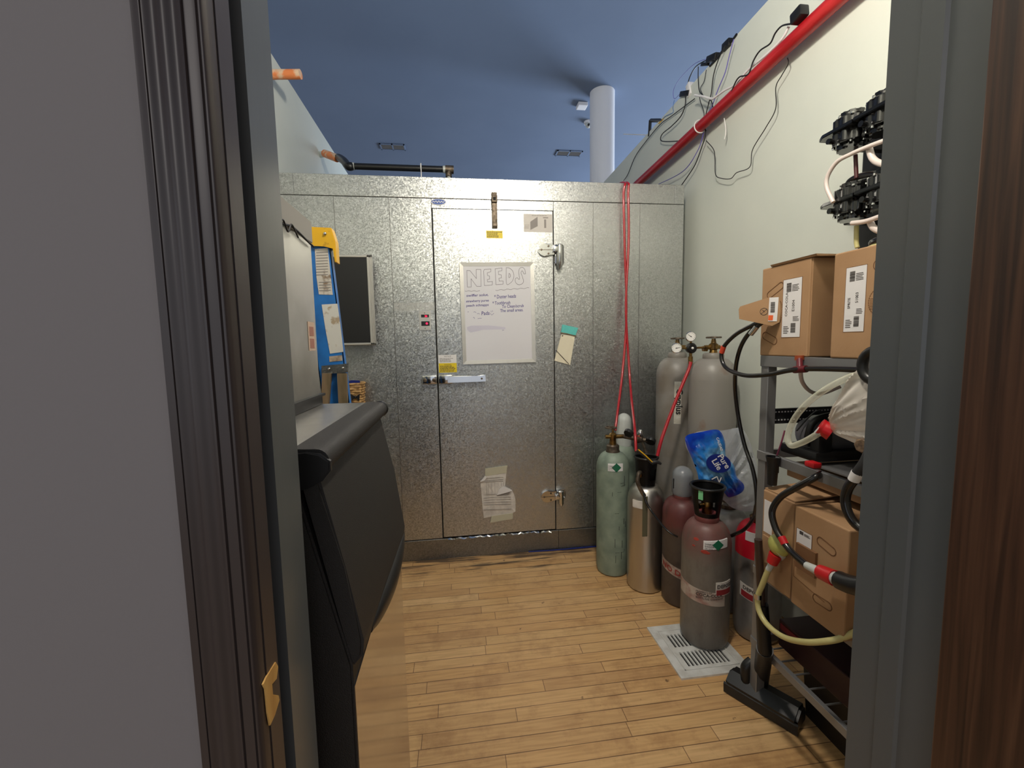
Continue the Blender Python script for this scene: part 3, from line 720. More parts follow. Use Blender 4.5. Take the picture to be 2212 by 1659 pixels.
FWb.line(bm, [wp(525, 840), wp(545, 866), wp(575, 840)], .0018, BASE_N-.0004, BASE_N+.0004, True); FWb.line(bm, [wp(535, 805), wp(538, 825)], .0018, BASE_N-.0004, BASE_N+.0004); FWb.line(bm, [wp(556, 800), wp(558, 822)], .0018, BASE_N-.0004, BASE_N+.0004)
for a in ((285, 825, 320, 832), (335, 848, 372, 852), (280, 905, 300, 918), (345, 918, 400, 912), (695, 1088, 720, 1086), (200, 825, 215, 822)): FWb.line(bm, [wp(a[0], a[1]), wp((a[0]+a[2])/2, a[1]-6), wp(a[2], a[3])], .0018, BASE_N-.0004, BASE_N+.0004)
obj('handwriting', bm, M_ink, pan)
bm = bmesh.new(); FWb.poly(bm, [wp(*q) for q in ((190, 1040), (250, 1018), (500, 1015), (740, 1040), (740, 1072), (420, 1078), (330, 1100), (240, 1120), (195, 1080))], BASE_N-.0004, BASE_N+.0001); obj('marker_smear', bm, M_smear, pan)

# notepad hanging on the cooler beside the door
F = Fr(atY(1197, 779, YC), (1, 0, -.11), (.10, 0, 1))
def np_(px, py): d = atY(px, py, YC) - F.O; return (d.dot(F.U), d.dot(F.V))
t = thing('notepad', tuple(F.O), 'cream notepad with teal header hung by the cooler door', 'notepad')
bm = bmesh.new(); F.poly(bm, [np_(*q) for q in ((1213, 722), (1242, 726), (1231, 788), (1197, 779))], .001, .007); obj('pages', bm, M_cream, t)
bm = bmesh.new(); F.poly(bm, [np_(*q) for q in ((1215, 701), (1249, 708), (1243, 724), (1212, 718))], .001, .009); obj('header', bm, M_chart, t)
bm = bmesh.new(); F.line(bm, [np_(1212, 719), np_(1225, 721), np_(1243, 726)], .006, .006, .010); obj('torn_stub', bm, M_tan, t)
bm = bmesh.new(); q0 = np_(1200, 756); q1 = np_(1228, 786); tube(bm, [F.p(q0[0], q0[1], .011), F.p(q1[0], q1[1], .010)], .0016, 8, raw=True); obj('pen', bm, M_postdk, t, True)
bm = bmesh.new(); q0 = np_(1215, 725); disc_ball(bm, F.p(q0[0], q0[1], .009), .004, 10); obj('magnet', bm, M_grimy, t, True)

# torn document taped low on the door
F = Fr(atY(1045, 1118, YD), (1, 0, 0), (0, 0, 1))
def dp(px, py, Y=YD): d = atY(px, py, Y) - F.O; return (d.dot(F.U), d.dot(F.V))
t = thing('taped_document', tuple(F.O), 'creased printed paper taped low on the cooler door', 'paper')
k = 8.508
def dz(x, y): return (1000+x/k, 980+y/k)
outline = [(385, 1178), (362, 1000), (340, 740), (318, 505), (400, 400), (800, 325), (772, 590), (900, 660), (940, 750), (962, 830), (965, 1060), (880, 1100), (530, 1140), (515, 1150)]
bm = bmesh.new()
vs = []
rn = random.Random(2)
cen = dp(*dz(620, 800)); pc = bm.verts.new(F.p(cen[0], cen[1], .012))
for q in outline:
    u, v = dp(*dz(*q)); vs.append(bm.verts.new(F.p(u, v, .003+.004*rn.random())))
for i in range(len(vs)): bm.faces.new((vs[i], vs[(i+1) % len(vs)], pc))
bmesh.ops.subdivide_edges(bm, edges=bm.edges[:], cuts=3, use_grid_fill=True)
for v in bm.verts: v.co.y -= .003*abs(noise.noise(v.co*45))
r_ = bmesh.ops.extrude_face_region(bm, geom=bm.faces[:])
for v in [e for e in r_['geom'] if isinstance(e, bmesh.types.BMVert)]: v.co.y = min(v.co.y+.0015, YD-.0003)
obj('sheet', bm, M_paper, t)
bm = bmesh.new(); F.poly(bm, [dp(*dz(*q)) for q in ((405, 270), (815, 215), (795, 345), (408, 405))], .001, .009); obj('masking_tape', bm, M_tape, t); bm = bmesh.new(); F.poly(bm, [dp(*dz(*q)) for q in ((525, 1140), (915, 1085), (912, 1190), (500, 1258))], .001, .009); obj('masking_tape', bm, M_tape, t)
bm = bmesh.new()
for x in (430, 460, 520, 580, 640, 700, 740): F.line(bm, [dp(*dz(x, 520)), dp(*dz(x+8, 740 if x < 620 else 580))], .0012, .0105, .0125)
for y in (440, 480, 510, 745, 800, 840, 890, 930, 1020): F.line(bm, [dp(*dz(380 if y > 500 else 430, y)), dp(*dz(740 if y < 600 else 880, y-20))], .0012, .0105, .0125)
F.poly(bm, [dp(*dz(*q)) for q in ((610, 745), (870, 670), (830, 745), (620, 762))], .011, .0128)
obj('print', bm, M_printl, t)
bm = bmesh.new(); F.poly(bm, [dp(*dz(*q)) for q in ((318, 500), (405, 405), (430, 425), (395, 480), (340, 500))], .008, .016); obj('curled_corner', bm, M_label, t)
bm = bmesh.new(); F.poly(bm, [dp(*dz(*q)) for q in ((660, 640), (740, 585), (890, 655), (850, 680), (620, 745))], .012, .02); obj('torn_flap', bm, M_label, t)

# framed black boards leaning on the cooler behind the ladder
bx = [(-.86, -.468, 1.352, 1.846, 2.478, 2.498), (-.85, -.463, 1.352, 1.850, 2.500, 2.520), (-.845, -.460, 1.35, 1.856, 2.522, 2.542)]
for i, (xa, xb, za, zb, ya, yb) in enumerate(bx):
    lab = ['front black framed board hung on the cooler behind the blue ladder', 'middle framed board, only its silver edge showing behind the front board', 'rearmost framed board, its silver edge against the cooler face'][i]
    t = thing('framed_board', ((xa+xb)/2, yb, za), lab, 'board', 'stack of framed boards on the cooler')
    bm = bmesh.new(); w_ = .012
    for q in ((xa, xb, za, za+w_), (xa, xb, zb-w_, zb), (xa, xa+w_, za, zb), (xb-w_, xb, za, zb)): box(bm, q[0], q[1], ya, yb, q[2], q[3], .002, 1)
    obj('frame', bm, M_alframe, t)
    bm = bmesh.new(); box(bm, xa+w_, xb-w_, ya+.003, yb-.004, za+w_, zb-w_); obj('panel', bm, M_black, t)
    if i == 2:
        bm = bmesh.new(); box(bm, -.7, -.56, 2.540, YC, 1.6, 1.83); obj('hanging_bracket', bm, M_postm, t)

# ------------------------------------------------------------------ drain pipe over the cooler, pipe stubs on the left wall
t = thing('drain_pipe', (-.4, 2.98, 2.315), 'black drain pipe with orange coupling running above the cooler', 'pipe')
Yp = 2.98
p0 = Vector((XL, 3.58, 2.805)); 
s0 = atX(697, 340, XL); s1 = atY(728, 342, 3.35)
bm = bmesh.new(); rod(bm, (XL, 3.50, 2.79), (-.93, 3.46, 2.785), .022, 16); obj('stub', bm, M_capwhite, t, True)
bm = bmesh.new(); rod(bm, (-.935, 3.465, 2.786), tuple(s1), .027, 16); obj('coupling', bm, M_orangeins, t, True, label='orange stained coupling')
e0 = atY(733, 341, 3.33); e1 = atY(744, 349, 3.1); e2 = atY(752, 359, Yp); e3 = atY(962, 366, Yp)
bm = bmesh.new(); tube(bm, [s1, e0, e1, e2, atY(760, 359.5, Yp)], .026, 14); obj('elbow', bm, M_blackp, t, True)
bm = bmesh.new(); rod(bm, atY(756, 359, Yp), e3, .020, 16); obj('pipe_run', bm, M_blackp, t, True)
bm = bmesh.new(); rod(bm, atY(762, 359.3, Yp), atY(766, 359.5, Yp), .0225, 16); rod(bm, atY(957, 366, Yp), e3, .023, 16); obj('joint_band', bm, M_capwhite, t, True)
bm = bmesh.new(); rod(bm, e3, atY(980, 367, Yp), .026, 16); q = atY(969, 367, Yp); rod(bm, q, (q.x, Yp, q.z-.045), .021, 16); obj('tee', bm, M_grimy, t, True)
bm = bmesh.new(); rod(bm, (q.x, Yp, q.z-.045), (q.x, Yp, ZC), .013, 12); obj('drain_stub', bm, M_capwhite, t, True)
bm = bmesh.new(); q = atY(910, 362, Yp); tube(bm, [Vector((q.x, Yp-.022, q.z+.018)), Vector((q.x, Yp-.026, q.z-.02)), Vector((q.x, Yp-.02, ZC))], .0035, 8); tube(bm, [Vector((q.x-.002, Yp+.024*math.cos(a), q.z+.024*math.sin(a))) for a in [i*PI/6 for i in range(12)]], .003, 6, closed=True); obj('hanger_wire', bm, M_label, t, True)
a = atX(577, 161, XL)
bm = bmesh.new(); rod(bm, (XL-.0, a.y, a.z), (-.80, a.y-.02, a.z+.0), .024, 20); o = obj('pipe_stub', bm, M_orangeins, None, True); rebase(o, a); tag(o, 'orange stained pipe stub sticking out of the left wall', 'pipe')

# ------------------------------------------------------------------ ice machine on the left
YN, YF = .535, .98
ice = thing('ice_machine', (-.5, (YN+YF)/2, 0), 'black ice bin with stainless front and steel ice maker on top', 'ice machine')
XF = -.145
bm = bmesh.new(); prism(bm, [(-.93, .12), (XF-.0015, .12), (XF-.0015, .93), (-.205, 1.19), (-.93, 1.19)], 'y', YN, YF, bev=.003); body = obj('bin_body', bm, M_blacktex, ice)
bm = bmesh.new(); box(bm, XF-.0015, XF, YN+.002, YF-.0005, .13, .90); obj('front_panel', bm, M_mirror, ice, label='polished stainless front panel')
bm = bmesh.new()
for z in [.2+.0125*i for i in range(0)]: pass
for lx in (-.88, -.2):
    for ly in (YN+.05, YF-.05):
        b1 = bmesh.new(); lathe(b1, [(.022, 0), (.022, .01), (.014, .03), (.014, .125)], (lx, ly, 0), 16); obj('leg', b1, M_steel, ice, True)
bm.free()
# stainless ledge
bm = bmesh.new(); prism(bm, [(-.93, 1.19), (-.93, 1.216), (-.214, 1.216), (-.208, 1.2155), (-.207, 1.19)], 'y', YN-.002, YF+.002); obj('top_ledge', bm, M_steel, ice)
# hood lip above the door
bm = bmesh.new()
pr = [(-.207, 1.200), (-.207, 1.214), (-.203, 1.2185), (-.190, 1.2175)]
for i in range(9):
    a = PI/2 - i*PI/2/8*1.4; pr.append((-.176+.016*math.cos(a), 1.201+.016*math.sin(a)))
pr += [(-.170, 1.184), (-.185, 1.186), (-.203, 1.192)]
prism(bm, pr, 'y', YN+.002, YF-.006); obj('door_hood', bm, M_blacktex, ice, True)
def endcap(y0, y1):
    b1 = bmesh.new()
    prism(b1, [(-.215, 1.213), (-.186, 1.214), (-.170, 1.212), (-.158, 1.202), (-.158, 1.190), (-.168, 1.178), (-.184, 1.170), (-.215, 1.161)], 'y', y0, y1, bev=.002)
    obj('hood_end_cap', b1, M_blackp, ice, True)
endcap(YN-.004, YN+.006); 
b1 = bmesh.new(); lathe(b1, [(.016, 0), (.018, .004), (.018, .010), (.013, .014)], (-.176, YF-.008, 1.201), 20, dirM((0, 1, 0))); obj('hood_end_cap', b1, M_blackp, ice, True)
# bin door: wedge slab, tapering front
bm = bmesh.new()
prism(bm, [(-.200, 1.178), (-.176, 1.186), (-.150, 1.06), (-.132, .925), (-.134, .905), (-.148, .890), (-.165, .900), (-.150, .93)], 'y', YN+.004, YF-.004, bev=.004)
for v in bm.verts:
    if v.co.z < 1.0: v.co.z += .034*(YF-v.co.y)/(YF-YN)
bd = obj('bin_door', bm, M_blacktex, ice, True)
# long grip along the door's lower edge
bm = bmesh.new()
n = 26; rings = []
for i in range(n+1):
    t_ = i/n; y = .60 + (YF-.004-.60)*t_
    w_ = math.sin(PI*min(max(t_, .02), .98))**.5
    zc = .905 + .034*(YF-y)/(YF-YN) - .014*math.sin(PI*t_)
    ring = []
    for j in range(12):
        a = 2*PI*j/12
        ring.append(bm.verts.new((-.136 + .013*w_*math.cos(a), y, zc + .024*w_*math.sin(a))))
    rings.append(ring)
for a, b2 in zip(rings, rings[1:]):
    for j in range(12): bm.faces.new((a[j], a[(j+1) % 12], b2[(j+1) % 12], b2[j]))
bm.faces.new(rings[0][::-1]); bm.faces.new(rings[-1])
obj('door_grip', bm, M_blackp, bd, True)
# ice maker head
XH = -.303
bm = bmesh.new(); box(bm, -.90, XH, YN, YF, 1.216, 1.606, .003); head = obj('ice_maker', bm, M_steel, ice)
bm = bmesh.new(); box(bm, XH, XH+.003, YN, YF, 1.565, 1.608); obj('top_trim', bm, mat('dull_grey_trim', (150, 146, 140), .5, .7), head)
bm = bmesh.new(); box(bm, XH, XH+.004, YN, YF, 1.217, 1.236); box(bm, XH, XH+.011, YN, YF, 1.236, 1.241); obj('lower_strip', bm, M_postdk, head)
bm = bmesh.new(); tube(bm, [Vector((XH+.006, y, z)) for y, z in ((.54, 1.572), (.66, 1.563), (.74, 1.568), (.80, 1.558), (.86, 1.566), (.93, 1.560), (.975, 1.556))], .0022, 6); tube(bm, [Vector((XH+.008, y, z)) for y, z in ((.79, 1.55), (.81, 1.565), (.83, 1.55), (.85, 1.568), (.88, 1.552))], .0016, 6); obj('edge_cable', bm, M_black, head, True)
F = Fr((XH+.0002, .88, 1.30), (0, 1, 0), (0, 0, 1)); bm = bmesh.new(); F.quad(bm, .045, .035, .085, .095); st = obj('faded_sticker', bm, mat('faded_pink', (196, 170, 150), .6), head)
bm = bmesh.new(); F.quad(bm, .052, .040, .078, .060, .0006, .001); F.quad(bm, .052, .066, .078, .085, .0006, .001); obj('sticker_square', bm, mat('faded_red_square', (160, 112, 98), .6), st)

# ------------------------------------------------------------------ ladder and wall basket
t = thing('step_ladder', (-.40, 1.62, 0), 'blue fibreglass step ladder with yellow top leaning behind the ice machine', 'ladder')
Yl = 1.52
def LR(z, off): return -.300 - .066*z + off - .0     # right edge x at height z
def slab(b, y0, y1, o0, o1, z0, z1):
    vs_ = [b.verts.new((LR(z, o), y, z)) for z in (z0, z1) for y in (y0, y1) for o in (o0, o1)]
    for f in ((0,1,3,2),(4,6,7,5),(0,4,5,1),(2,3,7,6),(0,2,6,4),(1,5,7,3)): b.faces.new([vs_[i] for i in f])
for o_ in (0, -.36):
    bm = bmesh.new(); slab(bm, Yl, Yl+.004, o_-.088, o_, .015, 1.705); slab(bm, Yl, Yl+.028, o_-.003, o_, .015, 1.705); slab(bm, Yl, Yl+.028, o_-.088, o_-.085, .015, 1.705)
    obj('rail', bm, M_ladder, t)
for z in (.28, .56, .84, 1.12, 1.40):
    bm = bmesh.new(); slab(bm, Yl+.006, Yl+.075, -.36, -.085, z, z+.02); obj('step', bm, M_alframe, t)
for o_ in (0, -.36):
    bm = bmesh.new(); slab(bm, Yl-.004, Yl+.036, o_-.092, o_+.004, 0, .05); obj('foot', bm, M_blackp, t)
bm = bmesh.new()
def yx(px, py): p = atY(px, py, Yl-.008); return (p.x, p.z)
cap_poly = [yx(*q) for q in ((664, 482), (715, 492), (724, 520), (727, 566), (723, 566), (720, 536), (700, 531), (664, 524))]
cap_poly[0] = (cap_poly[0][0]-.34, cap_poly[0][1]); cap_poly[-1] = (cap_poly[-1][0]-.34, cap_poly[-1][1])
prism(bm, cap_poly, 'y', Yl-.009, Yl+.034, bev=.002); obj('top_cap', bm, M_lyellow, t)
bm = bmesh.new(); q = atY(702, 505, Yl-.009); disc_ball(bm, (q.x, q.y, q.z), .006, 12); obj('rivet', bm, M_chrome, t, True)
FLd = Fr((0, Yl-.0002, 0), (1, 0, 0), (0, 0, 1))
def ld(px, py): p = atY(px, py, Yl); return (p.x, p.z)
bm = bmesh.new(); FLd.poly(bm, [ld(*q) for q in ((680, 538), (708, 536), (713, 580), (719, 637), (689, 636), (684, 600))], 0, .0008); lb = obj('instruction_label', bm, mat('worn_label', (196, 190, 182), .6, col2=(132, 112, 92), nscale=28, nlo=.56, nhi=.66), t)
bm = bmesh.new()
for i in range(9): q = 546+i*6; FLd.line(bm, [ld(684, q), ld(708, q-1)], .0028, .0009, .0013)
for i in range(4): q = 610+i*6; FLd.line(bm, [ld(690, q), ld(714, q-1)], .0028, .0009, .0013)
obj('print', bm, M_printl, lb)
bm = bmesh.new(); FLd.poly(bm, [ld(*q) for q in ((695, 658), (729, 656), (735, 700), (742, 760), (713, 764), (703, 710))], 0, .0008); obj('worn_label', bm, mat('scraped_label', (206, 204, 198), .6, col2=(168, 150, 126), nscale=34, nlo=.6, nhi=.68), t)
bm = bmesh.new(); FLd.poly(bm, [ld(*q) for q in ((711, 770), (739, 767), (740, 779), (712, 782))], 0, .0008); obj('small_label', bm, mat('brown_stained_label', (180, 164, 146), .6, col2=(128, 106, 84), nscale=50), t)
bm = bmesh.new(); FLd.poly(bm, [ld(*q) for q in ((697, 790), (754, 785), (753, 804), (697, 808))], .004, .012); br = obj('spreader_bracket', bm, M_galv_dull, t)
for q in ((711, 797), (741, 795)):
    p = atY(q[0], q[1], Yl-.012); bm = bmesh.new(); disc_ball(bm, (p.x, p.y, p.z), .005, 12); obj('rivet', bm, M_chrome, br, True)
for xa, xb in (((699, 718), (697, 712)), ((731, 751), (735, 753))):
    bm = bmesh.new(); a0 = atY(xa[0], 806, Yl); a1 = atY(xa[1], 806, Yl); b0 = atY(xb[0], 885, Yl); b1_ = atY(xb[1], 885, Yl)
    FLd.poly(bm, [(b0.x, b0.z), (b1_.x, b1_.z), (a1.x, a1.z), (a0.x, a0.z)], .002, .018); obj('spreader_bar', bm, M_tan, t)
# basket hung on the cooler face
a = atY(757, 826, 2.54); b_ = atY(786, 884, 2.54)
t = thing('wicker_basket', (a.x-.02, YC, b_.z-.04), 'small wicker basket with dark ribbon hung on the cooler beside the ladder', 'basket')
bm = bmesh.new(); z0 = b_.z-.04; z1 = a.z; xr = b_.x; xl = xr-.17
for i in range(14):
    z = z0 + (z1-z0)*(i+.5)/14; ins = .012*(1-i/14)
    k = 40; pts = []
    for j in range(k):
        s_ = j/k*4; sd = int(s_); f_ = s_-sd; wob = .004*math.sin(j*PI/2*1.0+i*PI)
        X0, X1, Y0, Y1 = xl+ins, xr-ins, YC-.11+ins, YC-.012
        q = [(X0+(X1-X0)*f_, Y0-wob), (X1+wob, Y0+(Y1-Y0)*f_), (X1-(X1-X0)*f_, Y1+wob*.3), (X0-wob, Y1-(Y1-Y0)*f_)][sd]
        pts.append(Vector((q[0], q[1], z)))
    tube(bm, pts, (z1-z0)/26, 6, closed=True, raw=True)
obj('weave', bm, M_wicker, t, True)
bm = bmesh.new(); box(bm, xl+.02, xr-.02, YC-.095, YC-.02, z0, z0+.006); obj('bottom', bm, M_wicker, t)
bm = bmesh.new(); zc = (z0+z1)/2+.02; disc_ball(bm, (xr-.03, YC-.118, zc), .009, 12); 
for s_ in (-1, 1): prism(bm, [(xr-.03, zc), (xr-.03+s_*.024, zc+.018), (xr-.03+s_*.02, zc-.020)], 'y', YC-.122, YC-.114)
obj('ribbon_bow', bm, M_black, t)
bm = bmesh.new(); box(bm, xl+.03, xr-.03, YC-.013, YC, z1-.05, z1+.01); obj('hanger', bm, M_postm, t)
bm = bmesh.new(); prism(bm, [(xr-.1, z0+.02), (xr-.02, z0+.02), (xr-.015, z1+.008), (xr-.06, z1+.012), (xr-.1, z1)], 'y', YC-.06, YC-.05)
o = obj('packet', bm, M_bluedk); rebase(o, (xr-.06, YC-.055, z0+.02)); tag(o, 'dark blue packet standing in the small wicker basket', 'packet')

# ------------------------------------------------------------------ floor drain cover
dx0, dx1, dy0, dy1 = .845, 1.155, 1.466, 1.776; cxm, cym = (dx0+dx1)/2, (dy0+dy1)/2
bm = bmesh.new(); sx0, sx1 = dx0+.058, dx1-.058; rows = [(dy0+.055, dy0+.135), (dy0+.165, dy0+.245)]
T = .008
xs = []; n = 11; pit = (sx1-sx0)/n
for i in range(n): xs.append((sx0+i*pit+pit*.22, sx0+(i+1)*pit-pit*.22))
box(bm, dx0, dx1, dy0, rows[0][0], 0, T); box(bm, dx0, dx1, rows[0][1], rows[1][0], 0, T); box(bm, dx0, dx1, rows[1][1], dy1, 0, T)
for r0, r1 in rows:
    e = [dx0] + [v for q in xs for v in q] + [dx1]
    for i in range(0, len(e), 2): box(bm, e[i], e[i+1], r0, r1, 0, T)
dc = obj('floor_drain_cover', bm, M_floorplate); rebase(dc, (cxm, cym, 0)); tag(dc, 'square white slotted drain cover on the floor under a gas cylinder', 'drain cover')
bm = bmesh.new()
for q in ((dx0+.035, dx1-.035, dy0+.035, dy0+.040), (dx0+.035, dx1-.035, dy1-.040, dy1-.035), (dx0+.035, dx0+.040, dy0+.035, dy1-.035), (dx1-.040, dx1-.035, dy0+.035, dy1-.035)): box(bm, q[0], q[1], q[2], q[3], T, T+.003, .001, 1)
obj('raised_rim', bm, M_floorplate, dc)
bm = bmesh.new(); box(bm, dx0+.03, dx1-.03, dy0+.03, dy1-.03, 0, .0012); obj('sump', bm, M_gap, dc)

# ------------------------------------------------------------------ gas cylinders
def cyl_body(t, r, hs, hn, rn_, mb, ms=None, z0=0, split=None):
    """body up to shoulder height hs, dome to neck height hn (radius rn_)"""
    base = [(r*.72, z0), (r*.93, z0+.008), (r, z0+.035)]
    zs = split if split else hs
    b1 = bmesh.new(); lathe(b1, base + [(r, z0+(zs-z0)*f_) for f_ in (.3, .6, 1.0)], (0, 0, 0), 48); obj('body', b1, mb, t, True, True)
    dome = [(r, zs)]
    if split and split < hs: dome.append((r, hs))
    for i in range(1, 11):
        a = i/10*PI/2; dome.append((rn_ + (r-rn_)*math.cos(a), hs + (hn-hs)*math.sin(a)))
    b1 = bmesh.new(); lathe(b1, dome, (0, 0, 0), 48); obj('shoulder', b1, ms or mb, t, True, True)
def handwheel(t, c, r, m, axis=(0, 0, 1), th=.008):
    b1 = bmesh.new(); Mx = dirM(axis); k = 9; P = []
    for i in range(48):
        a = 2*PI*i/48; rr = r*(1+.05*math.cos(a*k)); P.append(Vector(c) + Mx @ Vector((rr*math.cos(a), rr*math.sin(a), 0)))
    tube(b1, P, th*.6, 8, closed=True, raw=True)
    for i in range(3):
        a = 2*PI*i/3; rod(b1, c, Vector(c) + Mx @ Vector((r*math.cos(a), r*math.sin(a), 0)), th*.5, 8)
    lathe(b1, [(r*.35, -th*.7), (r*.35, th*.7)], c, 16, Mx)
    obj('handwheel', b1, m, t, True, True)
def gauge(t, c, r, facing, needle=.6, m=None):
    Mx = dirM(facing); c = Vector(c)
    b1 = bmesh.new(); lathe(b1, [(r*.96, -.012), (r, -.008), (r, .006), (r*.9, .008), (r*.88, .004)], c, 28, Mx, cap=True); g_ = obj('gauge', b1, m or M_chrome, t, True, True)
    b1 = bmesh.new(); lathe(b1, [(r*.87, .004), (r*.87, .0062)], c, 28, Mx); d_ = obj('dial', b1, M_gauge, g_, False, True)
    b1 = bmesh.new()
    for i in range(11):
        a = math.radians(225-27*i); 
        for rr in (.62, .72): rod(b1, c+Mx@Vector((r*rr*math.cos(a), r*rr*math.sin(a), .0066)), c+Mx@Vector((r*(rr+.1)*math.cos(a), r*(rr+.1)*math.sin(a), .0066)), .0006, 4)
    a = needle; rod(b1, c+Mx@Vector((-r*.2*math.cos(a), -r*.2*math.sin(a), .0072)), c+Mx@Vector((r*.6*math.cos(a), r*.6*math.sin(a), .0072)), .0011, 5)
    disc_ball(b1, c+Mx@Vector((0, 0, .0072)), r*.1, 8); obj('needle', b1, M_black, g_, False, True)
def curved(t, name, r, a0, a1, z0, z1, m, off=.001, tilt=0, k=14, label=None, par=None):
    b1 = bmesh.new(); V0 = []; V1 = []
    for i in range(k+1):
        f_ = i/k; a = a0+(a1-a0)*f_; dz_ = tilt*f_
        V0.append((b1.verts.new(((r+off)*math.cos(a), (r+off)*math.sin(a), z0+dz_)), b1.verts.new(((r+off)*math.cos(a), (r+off)*math.sin(a), z1+dz_))))
        V1.append((b1.verts.new(((r-.002)*math.cos(a), (r-.002)*math.sin(a), z0+dz_)), b1.verts.new(((r-.002)*math.cos(a), (r-.002)*math.sin(a), z1+dz_))))
    for A, B in zip(V0, V0[1:]): b1.faces.new((A[0], B[0], B[1], A[1]))
    for A, B in zip(V1, V1[1:]): b1.faces.new((A[1], B[1], B[0], A[0]))
    for i in range(k): b1.faces.new((V0[i][0], V1[i][0], V1[i+1][0], V0[i+1][0])); b1.faces.new((V0[i][1], V0[i+1][1], V1[i+1][1], V1[i][1]))
    for i in (0, k): b1.faces.new((V0[i][0], V0[i][1], V1[i][1], V1[i][0]))
    return obj(name, b1, m, par or t, True, True, label)
def ctext(b1, r, a0, z, body, size, off=.0012, tilt=0.0, bold=0, vertical=False):
    def pl(u, v, n):
        if vertical: u, v = v, -u
        a = a0 + u/r; return Vector(((r+off+n)*math.cos(a), (r+off+n)*math.sin(a), z+v+tilt*u))
    text_bm(b1, body, size, pl, bold=bold, sub=3)
# facing angle of a cylinder towards the camera
def face(x, y): return math.atan2(-y, -x)
GRP = None

# pale green, front left of the group
gx, gy = .874, 2.30
t = thing('gas_cylinder', (gx, gy, 0), 'slim pale green gas cylinder, leftmost of the group by the cooler', 'gas cylinder')
cyl_body(t, .0925, .62, .715, .034, M_cylgreen)
fa = face(gx, gy)
lb = curved(t, 'hazard_label', .0925, fa-.28, fa+.62, .625, .668, M_label, off=.0025)
b1 = bmesh.new(); ctext(b1, .0925, fa-.25, .652, 'CARBON', .008, .003); ctext(b1, .0925, fa-.25, .641, 'DIOXIDE', .008, .003); ctext(b1, .0925, fa-.25, .631, 'UN 1013', .007, .003); obj('print', b1, M_print, lb, False, True)
def diamond(t, r, a, z, s, par, off=.0036):
    b1 = bmesh.new(); K = 10; top = []; bot = []
    for i in range(K+1):
        du = -s + 2*s*i/K; h = max(s-abs(du), 1e-4); aa = a+du/r
        for st, o_ in ((top, off), (bot, off-.002)):
            st.append([b1.verts.new(((r+o_)*math.cos(aa), (r+o_)*math.sin(aa), z+q*h)) for q in (-1, 1)])
    for i in range(K):
        b1.faces.new((top[i][0], top[i+1][0], top[i+1][1], top[i][1])); b1.faces.new((bot[i][0], bot[i][1], bot[i+1][1], bot[i+1][0]))
        for q in (0, 1): b1.faces.new((top[i][q], bot[i][q], bot[i+1][q], top[i+1][q]))
    obj('hazard_diamond', b1, M_green, par, False, True)
diamond(t, .0925, fa+.22, .646, .026, lb)
rn = random.Random(3)
for i in range(18):
    b1 = bmesh.new()
    a = fa + rn.uniform(-.1, .9); z = rn.uniform(.12, .6); s_ = rn.uniform(.005, .05)
    p = Vector((.0928*math.cos(a), .0928*math.sin(a), z)); 
    if rn.random() < .6: rod(b1, p, p-Vector((0, 0, s_)), .0012, 5)
    else:
        q2 = Vector((.0928*math.cos(a+.25), .0928*math.sin(a+.25), z)); rod(b1, p, q2, .001, 5)
    obj('scratch', b1, M_black, t, False, True)
b1 = bmesh.new(); lathe(b1, [(.038, .708), (.040, .716), (.036, .726), (.036, .75), (.03, .757)], (0, 0, 0), 24); obj('neck_ring', b1, M_grimy, t, True, True)
b1 = bmesh.new(); lathe(b1, [(.02, .755), (.018, .79), (.022, .80), (.022, .815), (.01, .825)], (0, 0, 0), 16); rod(b1, (-.045, .0, .803), (.06, -.01, .803), .012, 12); rod(b1, (0, 0, .81), (0, 0, .85), .006, 8); obj('valve', b1, M_brass, t, True, True)
handwheel(t, (-.012, 0, .855), .028, M_grimy)
t_green = t
# regulator on green
reg = thing('pressure_regulator', (gx+.06, gy-.012, .803), 'two-gauge pressure regulator with black gauges on the pale green cylinder', 'regulator')
b1 = bmesh.new(); rod(b1, (0, 0, 0), (.13, -.05, -.02), .013, 12); lathe(b1, [(.02, -.02), (.024, -.01), (.024, .014), (.016, .022)], (.08, -.03, -.01), 18, dirM((.6, -.6, .3))); rod(b1, (.09, -.035, -.01), (.118, -.05, -.10), .008, 10); obj('body', b1, M_grimy, reg, True, True)
gauge(reg, (.012, -.045, .030), .026, (.6, .45, .5), 1, M_blackp); gauge(reg, (.135, -.06, -.018), .028, (.5, .5, .6), 2, M_blackp)
b1 = bmesh.new(); lathe(b1, [(.008, 0), (.016, .01), (.016, .03), (.008, .045)], (.075, -.04, .0), 14, dirM((.2, -.1, .9))); obj('relief_valve', b1, M_chrome, reg, True, True)
b1 = bmesh.new(); lathe(b1, [(.014, 0), (.014, .01)], (.075, -.04, .005), 14, dirM((.2, -.1, .9))); obj('red_ring', b1, M_red, reg, True, True)
# capped green cylinder behind
t = thing('gas_cylinder', (1.005, 2.498, 0), 'pale green gas cylinder with pale domed cap standing behind against the cooler', 'gas cylinder')
cyl_body(t, .092, .60, .71, .034, M_cylgreen)
b1 = bmesh.new(); lathe(b1, [(.046, .70), (.048, .72), (.046, .85)] + [(.046*math.cos(i*PI/16)+.0001, .85+.052*math.sin(i*PI/16)) for i in range(1, 9)], (0.012, -.01, 0), 28); obj('valve_cap', b1, M_capwhite, t, True, True)

